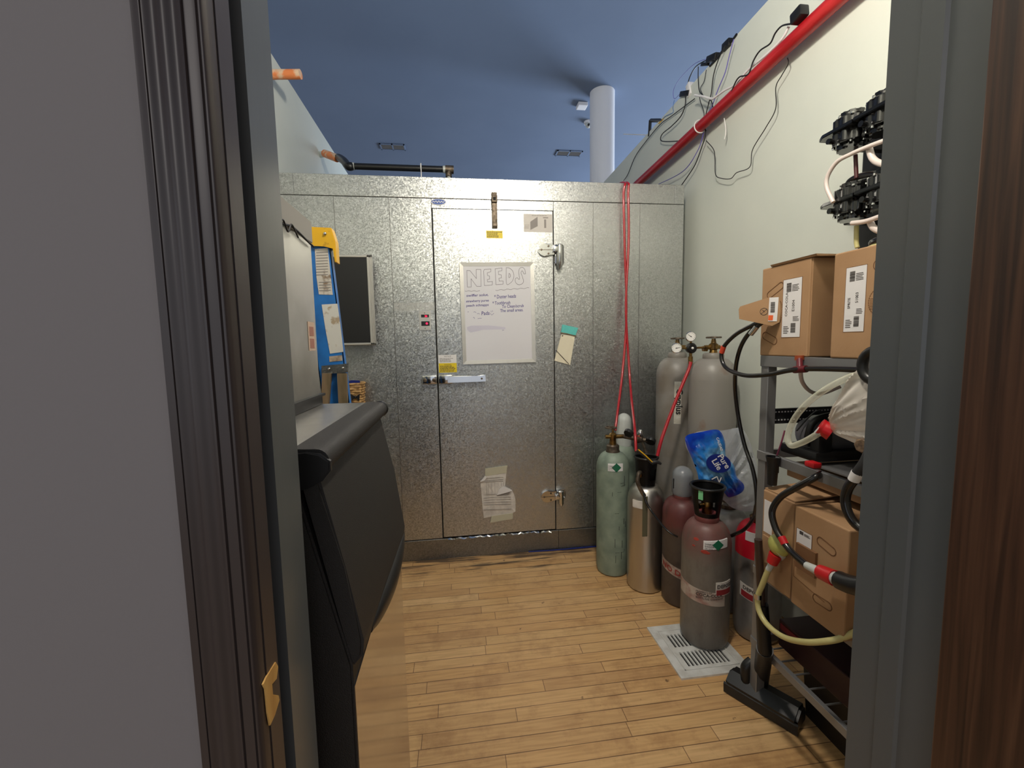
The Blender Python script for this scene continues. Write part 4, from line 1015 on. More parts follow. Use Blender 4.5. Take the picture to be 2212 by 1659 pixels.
# brushed aluminium
ax, ay = .992, 2.118
t = thing('gas_cylinder', (ax, ay, 0), 'bright brushed aluminium gas cylinder with black carry handle', 'gas cylinder')
cyl_body(t, .0965, .475, .575, .05, M_alu)
fa = face(ax, ay)
def guard(t, z0, z1, r0, r1, m, fa, zw=.045, win=.9):
    """flared plastic valve guard with windows"""
    b1 = bmesh.new(); K = 48; rings = []
    lv = [(0, 0), (.25, 0), (.45, 0), (.75, 0), (1, 0)]
    for f_ in (0, .22, .62, .8, 1.0):
        rr = r0 + (r1-r0)*f_; z = z0+(z1-z0)*f_
        rings.append([b1.verts.new((rr*math.cos(2*PI*j/K), rr*math.sin(2*PI*j/K), z)) for j in range(K)])
    for i, (A, B) in enumerate(zip(rings, rings[1:])):
        for j in range(K):
            a = (2*PI*(j+.5)/K - fa) % PI
            open_ = (i == 1 and min(a, PI-a) < win/2*1.0)
            if not open_: b1.faces.new((A[j], A[(j+1) % K], B[(j+1) % K], B[j]))
    r_ = bmesh.ops.solidify(b1, geom=b1.faces[:], thickness=.006)
    o = obj('valve_guard', b1, m, t, True, True)
    b1 = bmesh.new(); tube(b1, [Vector((r1*math.cos(2*PI*j/K), r1*math.sin(2*PI*j/K), z1)) for j in range(K)], .006, 8, closed=True, raw=True); obj('guard_rim', b1, m, o, True, True)
    return o
gd = guard(t, .575, .725, .046, .060, M_blackp, fa+.9)
b1 = bmesh.new(); lathe(b1, [(.022, .57), (.02, .62), (.024, .63), (.024, .65), (.012, .66)], (0, 0, 0), 16); rod(b1, (0, 0, .64), (-.05, -.03, .635), .012, 10); obj('valve', b1, M_brass, t, True, True)
b1 = bmesh.new(); tube(b1, [Vector(q) for q in ((-.05, -.04, .655), (-.075, -.075, .66), (-.085, -.085, .62), (-.065, -.09, .57), (-.05, -.092, .545))], .0105, 12); obj('elbow_fitting', b1, M_grimy, t, True, True)
b1 = bmesh.new(); box(b1, -.064, -.036, -.102, -.098, .33, .545, .001, 1); obj('hanging_tag', b1, mat('dull_olive_tag', (110, 106, 84), .5, .4), t, False, True)
lb = curved(t, 'paper_label', .0955, fa-.75, fa+.0, .47, .51, M_paper, off=.002)
# hammer tack / pliers lying across the guard
p0 = atY(1376, 975, 2.02); p1 = atY(1408, 1000, 2.0); p2 = atY(1428, 1002, 1.99)
pl = thing('pliers', p1, 'black pliers with yellow-striped grips resting on the cylinder guard', 'pliers')
b1 = bmesh.new(); tube(b1, [p0+Vector((0, 0, .006)), (p0+p1)/2+Vector((.0, 0, .008)), p1], .0075, 10); obj('handle', b1, M_postdk, pl, True)
b1 = bmesh.new(); tube(b1, [p0+Vector((.004, -.008, .011)), (p0+p1)/2+Vector((.0, -.009, .012)), p1+Vector((0, -.008, .006))], .003, 8); obj('yellow_stripe', b1, M_lyellow, pl, True)
b1 = bmesh.new(); tube(b1, [p1, (p1+p2)/2+Vector((0, 0, .008)), p2], .011, 10, rad=lambda f_: .013-.007*f_); obj('jaw', b1, M_postdk, pl, True)

# maroon and brown, grey cap
bx_, by_ = 1.118, 1.968
t = thing('gas_cylinder', (bx_, by_, 0), 'dark brown gas cylinder with maroon shoulder and grey domed cap', 'gas cylinder')
tm_ = two_tone('maroon_over_brown_paint', (76, 66, 58), (100, 54, 52), .40, .03, (66, 52, 46)); cyl_body(t, .095, .47, .548, .04, tm_, tm_)
b1 = bmesh.new(); lathe(b1, [(.042, .54), (.046, .56), (.046, .565), (.043, .57)], (0, 0, 0), 24); obj('neck_ring', b1, M_cylmar, t, True, True)
b1 = bmesh.new(); lathe(b1, [(.043, .56), (.052, .575), (.051, .66)] + [(.051*math.cos(i*PI/16)+.0001, .66+.05*math.sin(i*PI/16)) for i in range(1, 9)], (0, 0, 0), 32); cp = obj('valve_cap', b1, M_capgrey, t, True, True)
fa = face(bx_, by_)
b1 = bmesh.new(); a = fa-.95; c_ = Vector((.0505*math.cos(a), .0505*math.sin(a), 0)); rod(b1, c_+Vector((0, 0, .60)), c_+Vector((0, 0, .65)), .004, 8); obj('cap_slot', b1, M_black, cp, False, True)
lb = curved(t, 'stencil_band', .095, fa-1.25, fa+.5, .195, .245, mat('stained_white_band', (176, 160, 146), .6, col2=(128, 88, 76), nscale=30), off=.001, tilt=-.05)
b1 = bmesh.new(); ctext(b1, .095, fa-1.1, .200, 'NO DRAFT', .04, .0012, -.28, bold=.0006); obj('lettering', b1, mat('faded_red_lettering', (150, 46, 40), .6), lb, False, True)

# worn grey with maroon shoulder, in front on the drain
dx, dy = 1.066, 1.672
t = thing('gas_cylinder', (dx, dy, T+.003), 'worn grey gas cylinder with scuffed maroon shoulder standing on the drain cover', 'gas cylinder')
tm_ = two_tone('maroon_over_worn_grey_paint', (112, 106, 98), (112, 74, 69), .44, .06, (92, 84, 76)); cyl_body(t, .101, .445, .548, .046, tm_, tm_)
fa = face(dx, dy)
b1 = bmesh.new(); lathe(b1, [(.046, .54), (.05, .555), (.05, .57), (.045, .58)], (0, 0, 0), 24); obj('neck_ring', b1, M_cylmar, t, True, True)
gd = guard(t, .56, .70, .048, .068, M_blackp, fa+.1, win=1.3)
b1 = bmesh.new(); lathe(b1, [(.022, .56), (.02, .60), (.024, .61), (.024, .63), (.012, .65)], (0, 0, 0), 16); rod(b1, (0, 0, .615), (-.045, -.01, .615), .012, 10); obj('valve', b1, M_brass, t, True, True)
lbt = curved(gd, 'green_tape', .064, fa-.55, fa-.25, .655, .697, M_greentape, off=.003, par=gd)
lb = curved(t, 'hazard_label', .0985, fa-.10, fa+.92, .455, .492, M_label, off=.003, tilt=.012)
b1 = bmesh.new(); ctext(b1, .0985, fa-.06, .478, 'CARBON', .009, .0035); ctext(b1, .0985, fa-.06, .468, 'DIOXIDE', .009, .0035); ctext(b1, .0985, fa-.06, .459, 'UN 1013', .008, .0035); barcode
obj('print', b1, M_print, lb, False, True)
diamond(t, .0985, fa+.47, .479, .023, lb, .0045)
lb = curved(t, 'ownership_label', .101, fa-1.3, fa+.85, .225, .285, mat('faded_label_strip', (178, 166, 154), .6, col2=(150, 110, 100), nscale=24), off=.001, tilt=-.02)
b1 = bmesh.new(); ctext(b1, .101, fa-.35, .262, 'PROPERTY OF', .010, .0016, .05); ctext(b1, .101, fa-.35, .247, 'COCA-COLA', .018, .0016, .05, bold=.0004); ctext(b1, .101, fa-.35, .234, 'BOTTLING COMPANY', .011, .0016, .05)
obj('lettering', b1, M_print, lb, False, True)
lb2 = curved(t, 'deposit_label', .101, fa+.42, fa+1.2, .255, .315, M_paper, off=.002)
b1 = bmesh.new(); ctext(b1, .101, fa+.46, .290, 'DEPOSIT', .022, .0026, bold=.0004); obj('lettering', b1, M_print, lb2, False, True)
curved(t, 'red_stripe', .101, fa+.44, fa+1.18, .259, .282, mat('faded_red_print', (140, 40, 44), .6), off=.0026, par=lb2)
b1 = bmesh.new()
for a, z, s_ in ((-.42, .49, .012), (-.05, .445, .016), (.06, .442, .012), (-.5, .46, .008)):
    aa = fa+a; disc_ball(b1, (.097*math.cos(aa), .097*math.sin(aa), z), s_, 16, 1, 1, .5)
for v in b1.verts:
    q_ = max(0, min(1, (v.co.z-.445)/.103)); R_s = .046+.055*math.sqrt(1-q_*q_)+.0008; h_ = math.hypot(v.co.x, v.co.y)
    if h_ > R_s: v.co.x *= R_s/h_; v.co.y *= R_s/h_
obj('chipped_patch', b1, mat('old_red_paint', (160, 54, 40), .6), t, True, True)

# tall grey pair at the back
tx, ty = 1.30, 2.378
t = thing('gas_cylinder', (tx, ty, 0), 'tall grey gas cylinder with a torn white label, left of the tall pair', 'gas cylinder', None)
cyl_body(t, .117, 1.135, 1.245, .045, M_cylgrey)
fa = face(tx, ty)
def tall_valve(t, side, zb):
    b1 = bmesh.new(); lathe(b1, [(.050, zb-.01), (.053, zb), (.053, zb+.02), (.046, zb+.03)], (0, 0, 0), 24); obj('neck_ring', b1, M_cylgrey, t, True, True)
    b1 = bmesh.new(); lathe(b1, [(.022, zb+.025), (.018, zb+.045), (.024, zb+.05), (.024, zb+.075), (.014, zb+.082), (.010, zb+.105)], (0, 0, 0), 16)
    rod(b1, (0, 0, zb+.06), (side*.05, 0, zb+.06), .013, 6); rod(b1, (0, 0, zb+.06), (-side*.035, 0, zb+.06), .011, 12); obj('valve', b1, M_brass, t, True, True)
    handwheel(t, (0, 0, zb+.112), .034, M_grimy)
tall_valve(t, 1, 1.245)
lb = curved(t, 'torn_label', .117, fa-.10, fa+.22, .865, 1.11, mat('torn_white_label', (206, 204, 194), .6, col2=(176, 170, 156), nscale=20), off=.0015)
b1 = bmesh.new(); ctext(b1, .117, fa+.0, 1.07, 'Cryplus', .048, .002, bold=.0012, vertical=True); obj('lettering', b1, M_black, lb, False, True)
tx2, ty2 = 1.365, 2.12
t = thing('gas_cylinder', (tx2, ty2, 0), 'tall grey gas cylinder against the right wall, right of the tall pair', 'gas cylinder', None)
cyl_body(t, .1185, 1.135, 1.245, .05, mat('grey_rust_flecked_paint', (140, 136, 130), .4, col2=(130, 104, 90), nscale=9, nlo=.6, nhi=.75))
tall_valve(t, -1, 1.245)
# regulator between the tall pair
c = atY(1492, 752, 2.14)
reg = thing('pressure_regulator', c, 'double-gauge regulator with round white dials between the tall cylinders', 'regulator')
b1 = bmesh.new(); lathe(b1, [(.018, -.02), (.026, -.012), (.028, .012), (.02, .02)], (0, 0, 0), 24, dirM((-.1, -1, 0))); obj('bonnet', b1, M_blackp, reg, True, True)
b1 = bmesh.new(); rod(b1, (0, 0, 0), Vector((tx2-.045, ty2, 1.305))-c, .006, 10); rod(b1, (0, 0, 0), atY(1468, 752, 2.13)-c, .006, 10); rod(b1, (0, 0, 0), (0, 0, .05), .006, 10); rod(b1, (0, 0, -.01), (0, 0, -.045), .008, 10); rod(b1, (0, 0, -.045), (0, 0, -.085), .012, 10); b1.verts.ensure_lookup_table(); obj('manifold', b1, M_brass, reg, True, True)
b1 = bmesh.new(); rod(b1, (.068, -.004, -.004), (.09, -.006, -.005), .016, 6); obj('hex_nut', b1, M_brass, reg, False, True)
gauge(reg, tuple(atY(1492, 727, 2.12)-c), .027, (-.35, -1, .05), 2.5); gauge(reg, tuple(atY(1461, 752, 2.1)-c), .027, (-.35, -1, .05), .1)
b1 = bmesh.new(); disc_ball(b1, (-.002, -.022, 0), .007, 12); obj('adjuster_cap', b1, M_gauge, reg, True, True)

# silver behind the worn one, and red-topped one by the rack
sx_, sy_ = 1.318, 1.895
t = thing('gas_cylinder', (sx_, sy_, 0), 'silver-grey gas cylinder half hidden behind the blue bottle wrap', 'gas cylinder')
cyl_body(t, .094, .42, .51, .04, M_cylsil)
b1 = bmesh.new(); lathe(b1, [(.04, .505), (.042, .53), (.03, .54), (.03, .60), (.012, .61)], (0, 0, 0), 20); obj('valve', b1, M_grimy, t, True, True)
rx_, ry_ = 1.325, 1.675
t = thing('gas_cylinder', (rx_, ry_, 0), 'silver-grey gas cylinder with bright red shoulder beside the rack', 'gas cylinder')
cyl_body(t, .096, .44, .53, .04, M_cylsil, M_cylred, split=.385)
fa = face(rx_, ry_)
b1 = bmesh.new(); lathe(b1, [(.04, .525), (.042, .55), (.03, .56), (.026, .60), (.012, .61)], (0, 0, 0), 20); obj('valve', b1, M_brass, t, True, True)
curved(t, 'white_label', .092, fa-.6, fa-.05, .465, .505, M_label, off=.003)
lb2 = curved(t, 'deposit_label', .096, fa-.78, fa+.3, .205, .268, M_paper, off=.001, tilt=-.02)
b1 = bmesh.new(); ctext(b1, .096, fa-.62, .242, 'DEPOSIT', .022, .0015, -.2, bold=.0004); obj('lettering', b1, M_print, lb2, False, True)
curved(t, 'red_stripe', .096, fa-.7, fa+.28, .208, .235, mat('label_red', (150, 36, 44), .6), off=.0016, tilt=-.02, par=lb2)

# ------------------------------------------------------------------ red tubes
def pt(px, py, Y=None, X=None): return atY(px, py, Y) if Y else atX(px, py, X)
def hose(name, pts, r, m, label, cat, seg=12, group=None):
    b1 = bmesh.new(); tube(b1, pts, r, seg, 10); o = obj(name, b1, m, None, True); rebase(o, Vector(pts[-1])); tag(o, label, cat, group); return o
hose('red_tube', [Vector((1.052, 3.0, 2.35)), Vector((1.054, 2.72, 2.345)), pt(1350, 396, 2.583), pt(1347, 420, 2.572), pt(1349, 520, 2.57), pt(1353, 680, 2.56), pt(1345, 800, 2.5), pt(1332, 905, 2.36), pt(1329, 930, 2.33)], .0074, M_redtube, 'left red tube from the cooler top down to the pale green cylinder', 'tube')
hose('red_tube', [Vector((1.075, 3.0, 2.35)), Vector((1.076, 2.72, 2.345)), pt(1357, 396, 2.583), pt(1357, 420, 2.572), pt(1358, 520, 2.57), pt(1352, 660, 2.545), pt(1358, 780, 2.52), pt(1364, 860, 2.40), pt(1371, 925, 2.16), pt(1374, 975, 2.09)], .0074, M_redtube, 'right red tube from the cooler top, crossing behind its twin', 'tube')
hose('red_tube', [pt(1492, 782, 2.125), pt(1487, 800, 2.12), pt(1462, 860, 2.10), pt(1432, 940, 2.07), pt(1420, 985, 2.06)], .0088, M_redtube, 'short red tube slanting down from the double-gauge regulator', 'tube')
hose('black_hose', [pt(1390, 1064, 2.02), pt(1396, 1085, 2.0), pt(1408, 1105, 1.97), pt(1440, 1145, 1.85), pt(1464, 1160, 1.82)], .0055, M_blackrub, 'thin black hose from the aluminium cylinder fitting', 'hose')

# ------------------------------------------------------------------ shelving rack
XS = 1.04; PW = .034
rk = thing('storage_rack', (1.25, .98, 0), 'grey metal rack holding syrup boxes against the right wall', 'rack')
Y0r, Y1r = .60, 1.338
for px_, py_ in ((XS, Y1r-PW), (XS, Y0r), (1.47-PW, Y1r-PW), (1.47-PW, Y0r)):
    bm = bmesh.new(); sx = 1 if px_ == XS else -1
    x0_ = px_ if sx > 0 else px_; 
    box(bm, px_, px_+PW, py_, py_+PW, 0, 1.262, .002, 1)
    obj('post', bm, M_postm, rk)
for z0_, z1_, nm in ((1.250, 1.286, 'top_shelf'), (.925, .955, 'middle_shelf'), (.505, .532, 'lower_shelf'), (.235, .262, 'bottom_shelf')):
    bm = bmesh.new()
    e_ = .004
    box(bm, XS-e_, XS+.012, Y0r, Y1r, z0_, z1_, .001, 1); box(bm, 1.458, 1.47+e_, Y0r, Y1r, z0_, z1_, .001, 1); box(bm, XS, 1.47, Y0r-e_, Y0r+.01, z0_, z1_, .001, 1); box(bm, XS, 1.47, Y1r-.01, Y1r+e_, z0_, z1_, .001, 1)
    if nm == 'bottom_shelf':
        for i in range(12): y = Y0r+.03+i*.058; rod(bm, (XS+.012, y, z1_-.006), (1.458, y, z1_-.006), .003, 6)
    elif nm == 'middle_shelf':
        box(bm, XS+.06, 1.458, Y0r+.01, 1.18, z1_-.012, z1_-.008)
    else: box(bm, XS+.012, 1.458, Y0r+.01, Y1r-.01, z1_-.012, z1_-.008)
    obj(nm, bm, M_postm, rk)
bm = bmesh.new(); zz = .0
pr0 = atY(1672, 882, 1.325); z1_ = pr0.z; z0_ = z1_-.052
box(bm, XS+PW, 1.47-PW, 1.318, 1.322, z0_, z1_); box(bm, XS+PW, 1.47-PW, 1.312, 1.322, z1_-.003, z1_); box(bm, XS+PW, 1.47-PW, 1.312, 1.322, z0_, z0_+.003)
er = obj('perforated_rail', bm, M_postdk, rk)
for zr in (z0_+.012, z1_-.012):
    bm = bmesh.new()
    for i in range(30):
        x = XS+PW+.012+i*.0118; 
        if x < 1.47-PW-.01: box(bm, x-.0025, x+.0025, 1.3165, 1.3185, zr-.0022, zr+.0022)
    obj('slot_row', bm, M_label, er)

# ------------------------------------------------------------------ boxes of syrup
def slot_hole(b, fr, u, v, w, h, ang=0, n=.0008, arc=PI):
    k = 12; pts = []
    for s_, off in ((1, 0), (-1, PI)):
        for i in range(k+1):
            a = -PI/2 + off + PI*i/k; pts.append((s_*(w/2-h/2)+h/2*math.cos(a), h/2*math.sin(a)))
    ca, sa = math.cos(ang), math.sin(ang)
    q = [(u+a*ca-c*sa, v+a*sa+c*ca) for a, c in pts]; fr.line(b, q+[q[0]], .0022, 0, n)
def carton(loc_name, x0, x1, y0, y1, z0, z1, label, group=None, cat='box', tilt=0):
    t = thing('syrup_box', ((x0+x1)/2, (y0+y1)/2, z0), label, cat, group)
    b1 = bmesh.new(); vs_ = box(b1, x0, x1, y0, y1, z0, z1, .004, 2)
    for v in b1.verts:
        v.co += Vector((noise.noise(v.co*9), noise.noise(v.co*9+Vector((5, 0, 0))), 0))*.002
    obj('carton', b1, M_card, t)
    return t
def box_label(t, fr, u0, v0, u1, v1, word, word2, seed):
    b1 = bmesh.new(); fr.quad(b1, u0, v0, u1, v1, 0, .0008); l_ = obj('label', b1, M_label, t)
    b1 = bmesh.new(); w = u1-u0; h = v1-v0
    n0, n1 = .0008, .0013
    barcode(b1, fr, u0+w*.2, v0+h*.78, u0+w*.45, v0+h*.93, 'v', seed, n0, n1); barcode(b1, fr, u0+w*.5, v0+h*.08, u0+w*.75, v0+h*.24, 'v', seed+1, n0, n1)
    microprint(b1, fr, u0+w*.1, v0+h*.06, u0+w*.4, v0+h*.2, 5, .4, seed+2, n0, n1); microprint(b1, fr, u0+w*.5, v0+h*.78, u0+w*.9, v0+h*.9, 5, .4, seed+3, n0, n1); microprint(b1, fr, u0+w*.6, v0+h*.27, u0+w*.92, v0+h*.36, 4, .4, seed+4, n0, n1)
    # words run up the label
    text_bm(b1, word, w*.17, lambda a, b_, n: fr.p(u0+w*.28-b_, v0+h*.36+a, n+.0004)); text_bm(b1, word2, w*.19, lambda a, b_, n: fr.p(u0+w*.66-b_, v0+h*.44+a, n+.0004))
    b1.verts.ensure_lookup_table(); obj('print', b1, M_print, l_)
    b1 = bmesh.new(); fr.line(b1, [(u0, v0), (u1, v0), (u1, v1), (u0, v1), (u0, v0)], .0012, .0002, .001); obj('label_edge', b1, M_cardin, l_)
TZ = 1.2865
# upper far box
xa = XS-.004
t1 = carton('', xa, xa+.39, 1.142, 1.343, TZ, 1.578, 'upper cardboard syrup box marked COCA-COLA at the far end of the rack top')
# face towards the aisle (-X): u runs from far to near (towards -Y), v up  -> normal = u x v = (-y) x z = -x
FX = lambda x, y1: Fr((x, y1, 0), (0, -1, 0), (0, 0, 1))
f1 = FX(xa, 1.343)
def fu(fr, px, py, X): p = atX(px, py, X); d = p-fr.O; return d.dot(fr.U), d.dot(fr.V)
u0, v1 = fu(f1, 1693, 608, xa); u1, v0 = fu(f1, 1728, 728, xa)
box_label(t1, f1, u0, v0, u1, v1+.004, 'COCA-COLA', 'E1004', 11)
b1 = bmesh.new(); slot_hole(b1, f1, .062, 1.500, .075, .022, .45); slot_hole(b1, f1, .045, 1.345, .07, .024, -.4); obj('hand_holes', b1, M_cardin, t1)
b1 = bmesh.new(); box(b1, xa+.004, xa+.386, 1.138, 1.142, TZ+.004, 1.576); obj('end_flap', b1, M_card, t1); b1 = bmesh.new(); prism(b1, [(xa-.002, 1.578), (xa+.2, 1.5795), (xa+.2, 1.582), (xa-.006, 1.584)], 'y', 1.12, 1.30); obj('top_flap', b1, M_card, t1)
# knock-out tongue pulled out of the box
b1 = bmesh.new()
tg = [pt(1682, 642, None, xa-.003), pt(1688, 700, None, xa-.003)]
ho = atX(1686, 672, xa-.003); ti = atY(1597, 676, 1.305)
ft = Fr(Vector((ti.x, ti.y, ti.z)), Vector((ho.x-ti.x, ho.y-ti.y, 0)), Vector((0, 0, 1)))
def tq(px, py):
    d = ray(px, py); o0 = Vector((0, 0, CAM_Z)); s_ = (ft.O-o0).dot(ft.N)/d.dot(ft.N); p = o0 + d*s_; e_ = p-ft.O; return e_.dot(ft.U), e_.dot(ft.V)
ft.poly(b1, [tq(*q_) for q_ in ((1597, 689), (1668, 704), (1684, 696), (1687, 672), (1684, 646), (1662, 642), (1599, 662), (1596, 668))], -.003, 0)
tgo = obj('pull_tab', b1, M_card, t1, label='cardboard tab folded out with a red and white sticker')
b1 = bmesh.new(); ca_ = fu(f1, 1684, 674, xa)
for i in range(14):
    a = -PI/2 + i*PI/13; rr_ = .036
    f1.line(b1, [(ca_[0]-.004+rr_*.45*math.cos(a), ca_[1]+rr_*math.sin(a)), (ca_[0]-.004+rr_*.45*math.cos(a+.12), ca_[1]+rr_*math.sin(a+.12))], .002, 0, .0008)
obj('perforation', b1, M_cardin, t1)
b1 = bmesh.new(); ft.poly(b1, [tq(*q_) for q_ in ((1659, 694), (1678, 694), (1682, 642), (1662, 643))], .0, .0012); l_ = obj('sticker', b1, M_label, tgo)
b1 = bmesh.new(); ft.poly(b1, [tq(*q_) for q_ in ((1659, 692), (1669, 692), (1670, 681), (1660, 681))], .0012, .0018); obj('orange_square', b1, M_orange, l_)
b1 = bmesh.new(); c_ = tq(1650, 673); rr = .011; ft.line(b1, [(c_[0]+rr*math.cos(i*PI/10), c_[1]+rr*math.sin(i*PI/10)) for i in range(21)], .0012, .0, .0008); ft.line(b1, [(c_[0]-rr*.7, c_[1]-rr*.7), (c_[0]+rr*.7, c_[1]+rr*.7)], .0012, .0, .0008); ft.line(b1, [(c_[0]-rr*.4, c_[1]+rr*.5), (c_[0]+rr*.2, c_[1]-rr*.1)], .0012, .0, .0008)
obj('no_sign', b1, M_print, tgo); b1 = bmesh.new(); q0_, q1_ = tq(1664, 675), tq(1674, 652); barcode(b1, ft, q0_[0], q0_[1], q1_[0], q1_[1], 'v', 5, .0012, .0018); obj('print', b1, M_print, l_)
# upper near box
t2 = carton('', xa-.002, xa+.39, .86, 1.062, TZ, 1.570, 'upper cardboard syrup box nearest the doorway on the rack top')
f2 = FX(xa-.002, 1.062)
u0, v1 = fu(f2, 1829, 581, xa-.002); u1, v0 = fu(f2, 1866, 716, xa-.002)
box_label(t2, f2, u0, v0, u1, v1+.002, 'SPRITE', '51003', 31)
b1 = bmesh.new(); q_ = fu(f2, 1918, 566, xa-.002); slot_hole(b1, f2, q_[0], q_[1], .07, .028, .1); q_ = fu(f2, 1916, 715, xa-.002); slot_hole(b1, f2, q_[0], q_[1], .07, .028, -.1)
c_ = fu(f2, 1908, 650, xa-.002)
for i in range(22):
    a = PI/2 + i*PI/22*1.1; f2.line(b1, [(c_[0]+.037*math.cos(a), c_[1]+.037*math.sin(a)), (c_[0]+.037*math.cos(a+.09), c_[1]+.037*math.sin(a+.09))], .0022, 0, .0008)
u, v = fu(f2, 1878, 670, xa-.002); microprint(b1, f2, u, v, u+.016, v+.03, 8, .35, 77, 0, .0008)
obj('hand_holes', b1, M_cardin, t2)
u0, v0 = fu(f2, 1898, 702, xa-.002); b1 = bmesh.new(); f2.poly(b1, [(u0, v0), (u0+.022, v0), (u0+.026, v0+.06), (u0+.006, v0+.06)], 0, .0015); obj('side_label', b1, M_label, t2)

# lower boxes (on the lower shelf)
ZL = .5325
t3 = carton('', 1.006, 1.40, 1.130, 1.262, ZL, .842, 'lower far syrup box with yellow spout at the end of the rack')
f3 = FX(1.006, 1.262)
u0, v1 = fu(f3, 1650, 1090, 1.052); u1, v0 = fu(f3, 1668, 1142, 1.052)
b1 = bmesh.new(); f3.quad(b1, .008, .70, .046, .81, 0, .0008); obj('label', b1, M_label, t3)
b1 = bmesh.new(); box(b1, 1.000, 1.006, 1.17, 1.25, .60, .69); obj('torn_flap', b1, M_card, t3)
b1 = bmesh.new()
fY = Fr((1.006, 1.130, 0), (1, 0, 0), (0, 0, 1)); microprint(b1, fY, .02, .66, .045, .80, 12, .4, 5, 0, .0008); obj('print', b1, M_cardin, t3)
b1 = bmesh.new()
prism(b1, [(1.01, .843), (1.25, .862), (1.25, .866), (1.01, .847)], 'y', 1.132, 1.26); obj('top_flap', b1, M_card, t3)
t4 = carton('', .998, 1.40, .938, 1.118, ZL+.001, .842, 'lower near syrup box with white label on the rack')
f4 = FX(.998, 1.118)
u0, v1 = fu(f4, 1722, 1135, .998); u1, v0 = fu(f4, 1752, 1212, .998); 
box_label(t4, f4, u0, v0+.012, u1, v1-.006, '', '', 51)
b1 = bmesh.new(); c_ = fu(f4, 1785, 1180, .998); slot_hole(b1, f4, c_[0], c_[1], .062, .024, -.25); c_ = fu(f4, 1776, 1301, .998); slot_hole(b1, f4, c_[0], c_[1], .062, .024, .05)
u0, v1 = fu(f4, 1716, 1210, .998); f4.line(b1, [(u0, v1), (u0, v1-.05), (u0+.11, v1-.065)], .002, 0, .0008); obj('hand_holes', b1, M_cardin, t4)
b1 = bmesh.new(); box(b1, .99, .998, 1.03, 1.10, .66, .735); obj('torn_flap', b1, M_cardin, t4)
b1 = bmesh.new(); fy4 = Fr((.998, .938, 0), (1, 0, 0), (0, 0, 1)); microprint(b1, fy4, .03, .62, .05, .80, 10, .4, 9, 0, .0008); fy4.line(b1, [(.1, .6), (.3, .6), (.3, .7), (.1, .7), (.1, .6)], .002, 0, .0008); obj('print', b1, M_cardin, t4)
t5 = carton('', 1.03, 1.43, .70, .915, .9555, 1.16, 'cardboard box with white label on the middle shelf behind the plastic bag')
f5 = FX(1.03, .915); b1 = bmesh.new(); f5.quad(b1, .01, .975, .05, 1.10, 0, .0008); l_ = obj('label', b1, M_label, t5); b1 = bmesh.new(); microprint(b1, f5, .015, .98, .045, 1.06, 9, .5, 8, .0008, .0013); obj('print', b1, M_print, l_)
t6 = carton('', 1.06, 1.44, .70, .925, ZL+.001, .80, 'cardboard box nearest the doorway on the lower shelf')
t7 = carton('', 1.13, 1.44, .95, 1.31, .8665, .915, 'flattened cardboard carton lying on top of the lower boxes')
# syrup spout on the far lower box
sp = thing('syrup_connector', atX(1672, 1200, .98), 'yellow-green spout with red cap poking out of the lower far box', 'connector')
b1 = bmesh.new(); c_ = atX(1683, 1178, .985); disc_ball(b1, c_, .036, 20, .75, 1, .95); obj('bag_bulge', b1, M_yelbag, sp, True)
d0 = atX(1676, 1197, .975); d1 = atX(1668, 1216, .97); d2 = atX(1660, 1230, .967)
b1 = bmesh.new(); rod(b1, d0+Vector((.01, 0, .008)), d0, .024, 20); obj('white_ring', b1, M_capwhite, sp, True)
b1 = bmesh.new(); rod(b1, d0, d1, .019, 10, .016); obj('red_cap', b1, M_red, sp, True)
b1 = bmesh.new(); rod(b1, d1, d2, .009, 14); obj('tube_barb', b1, M_capwhite, sp, True)
hose('yellow_tube', [d2, atX(1646, 1265, .965), atX(1637, 1290, .965), atX(1640, 1320, .965), atX(1660, 1352, .965), atX(1695, 1377, .965), atX(1740, 1387, .965), atX(1785, 1385, .98), atX(1815, 1379, 1.0), atX(1850, 1365, 1.02)], .0085, M_milky, 'pale yellow syrup tube hanging in a loop under the lower boxes', 'tube')
b1 = bmesh.new(); a = atX(1637, 1283, .965); b_ = atX(1637, 1293, .965); rod(b1, a, b_, .0115, 16); o = obj('hose_clamp', b1, M_chrome, None, True); rebase(o, b_); tag(o, 'steel clamp ring on the pale yellow syrup tube', 'clamp')
# black hose with red connector on near box
h0 = atX(1763, 1030, 1.02)
hose('black_hose', [atX(1775, 1022, 1.06), h0, atX(1720, 1053, .99), atX(1685, 1075, .975), atX(1668, 1105, .965), atX(1675, 1140, .96), atX(1692, 1170, .96), atX(1712, 1195, .96), atX(1742, 1221, .955)], .0098, M_blackrub, 'black hose looping over the lower boxes to the red connector', 'hose')
b1 = bmesh.new(); rod(b1, atX(1688, 1160, .9605), atX(1696, 1176, .9602), .0112, 14); o = obj('hose_band', b1, M_red, None, True); rebase(o, atX(1692, 1168, .96)); tag(o, 'red band around the black hose over the lower boxes', 'band')
cn = thing('hose_connector', atX(1785, 1243, .955), 'red and black hose connector in front of the near lower box', 'connector')
b1 = bmesh.new(); rod(b1, atX(1742, 1221, .955), atX(1772, 1236, .955), .010, 14, .013); obj('barb', b1, M_capwhite, cn, True)
b1 = bmesh.new(); rod(b1, atX(1772, 1235, .955), atX(1803, 1249, .955), .019, 12, .021); obj('red_collar', b1, M_red, cn, True)
b1 = bmesh.new(); rod(b1, atX(1803, 1249, .955), atX(1815, 1254, .955), .017, 16); obj('clear_ring', b1, M_capwhite, cn, True)
b1 = bmesh.new(); tube(b1, [atX(1813, 1253, .955), atX(1835, 1262, .955), atX(1865, 1268, .96), atX(1900, 1270, .97)], .023, 16); obj('thick_hose', b1, M_blackp, cn, True)

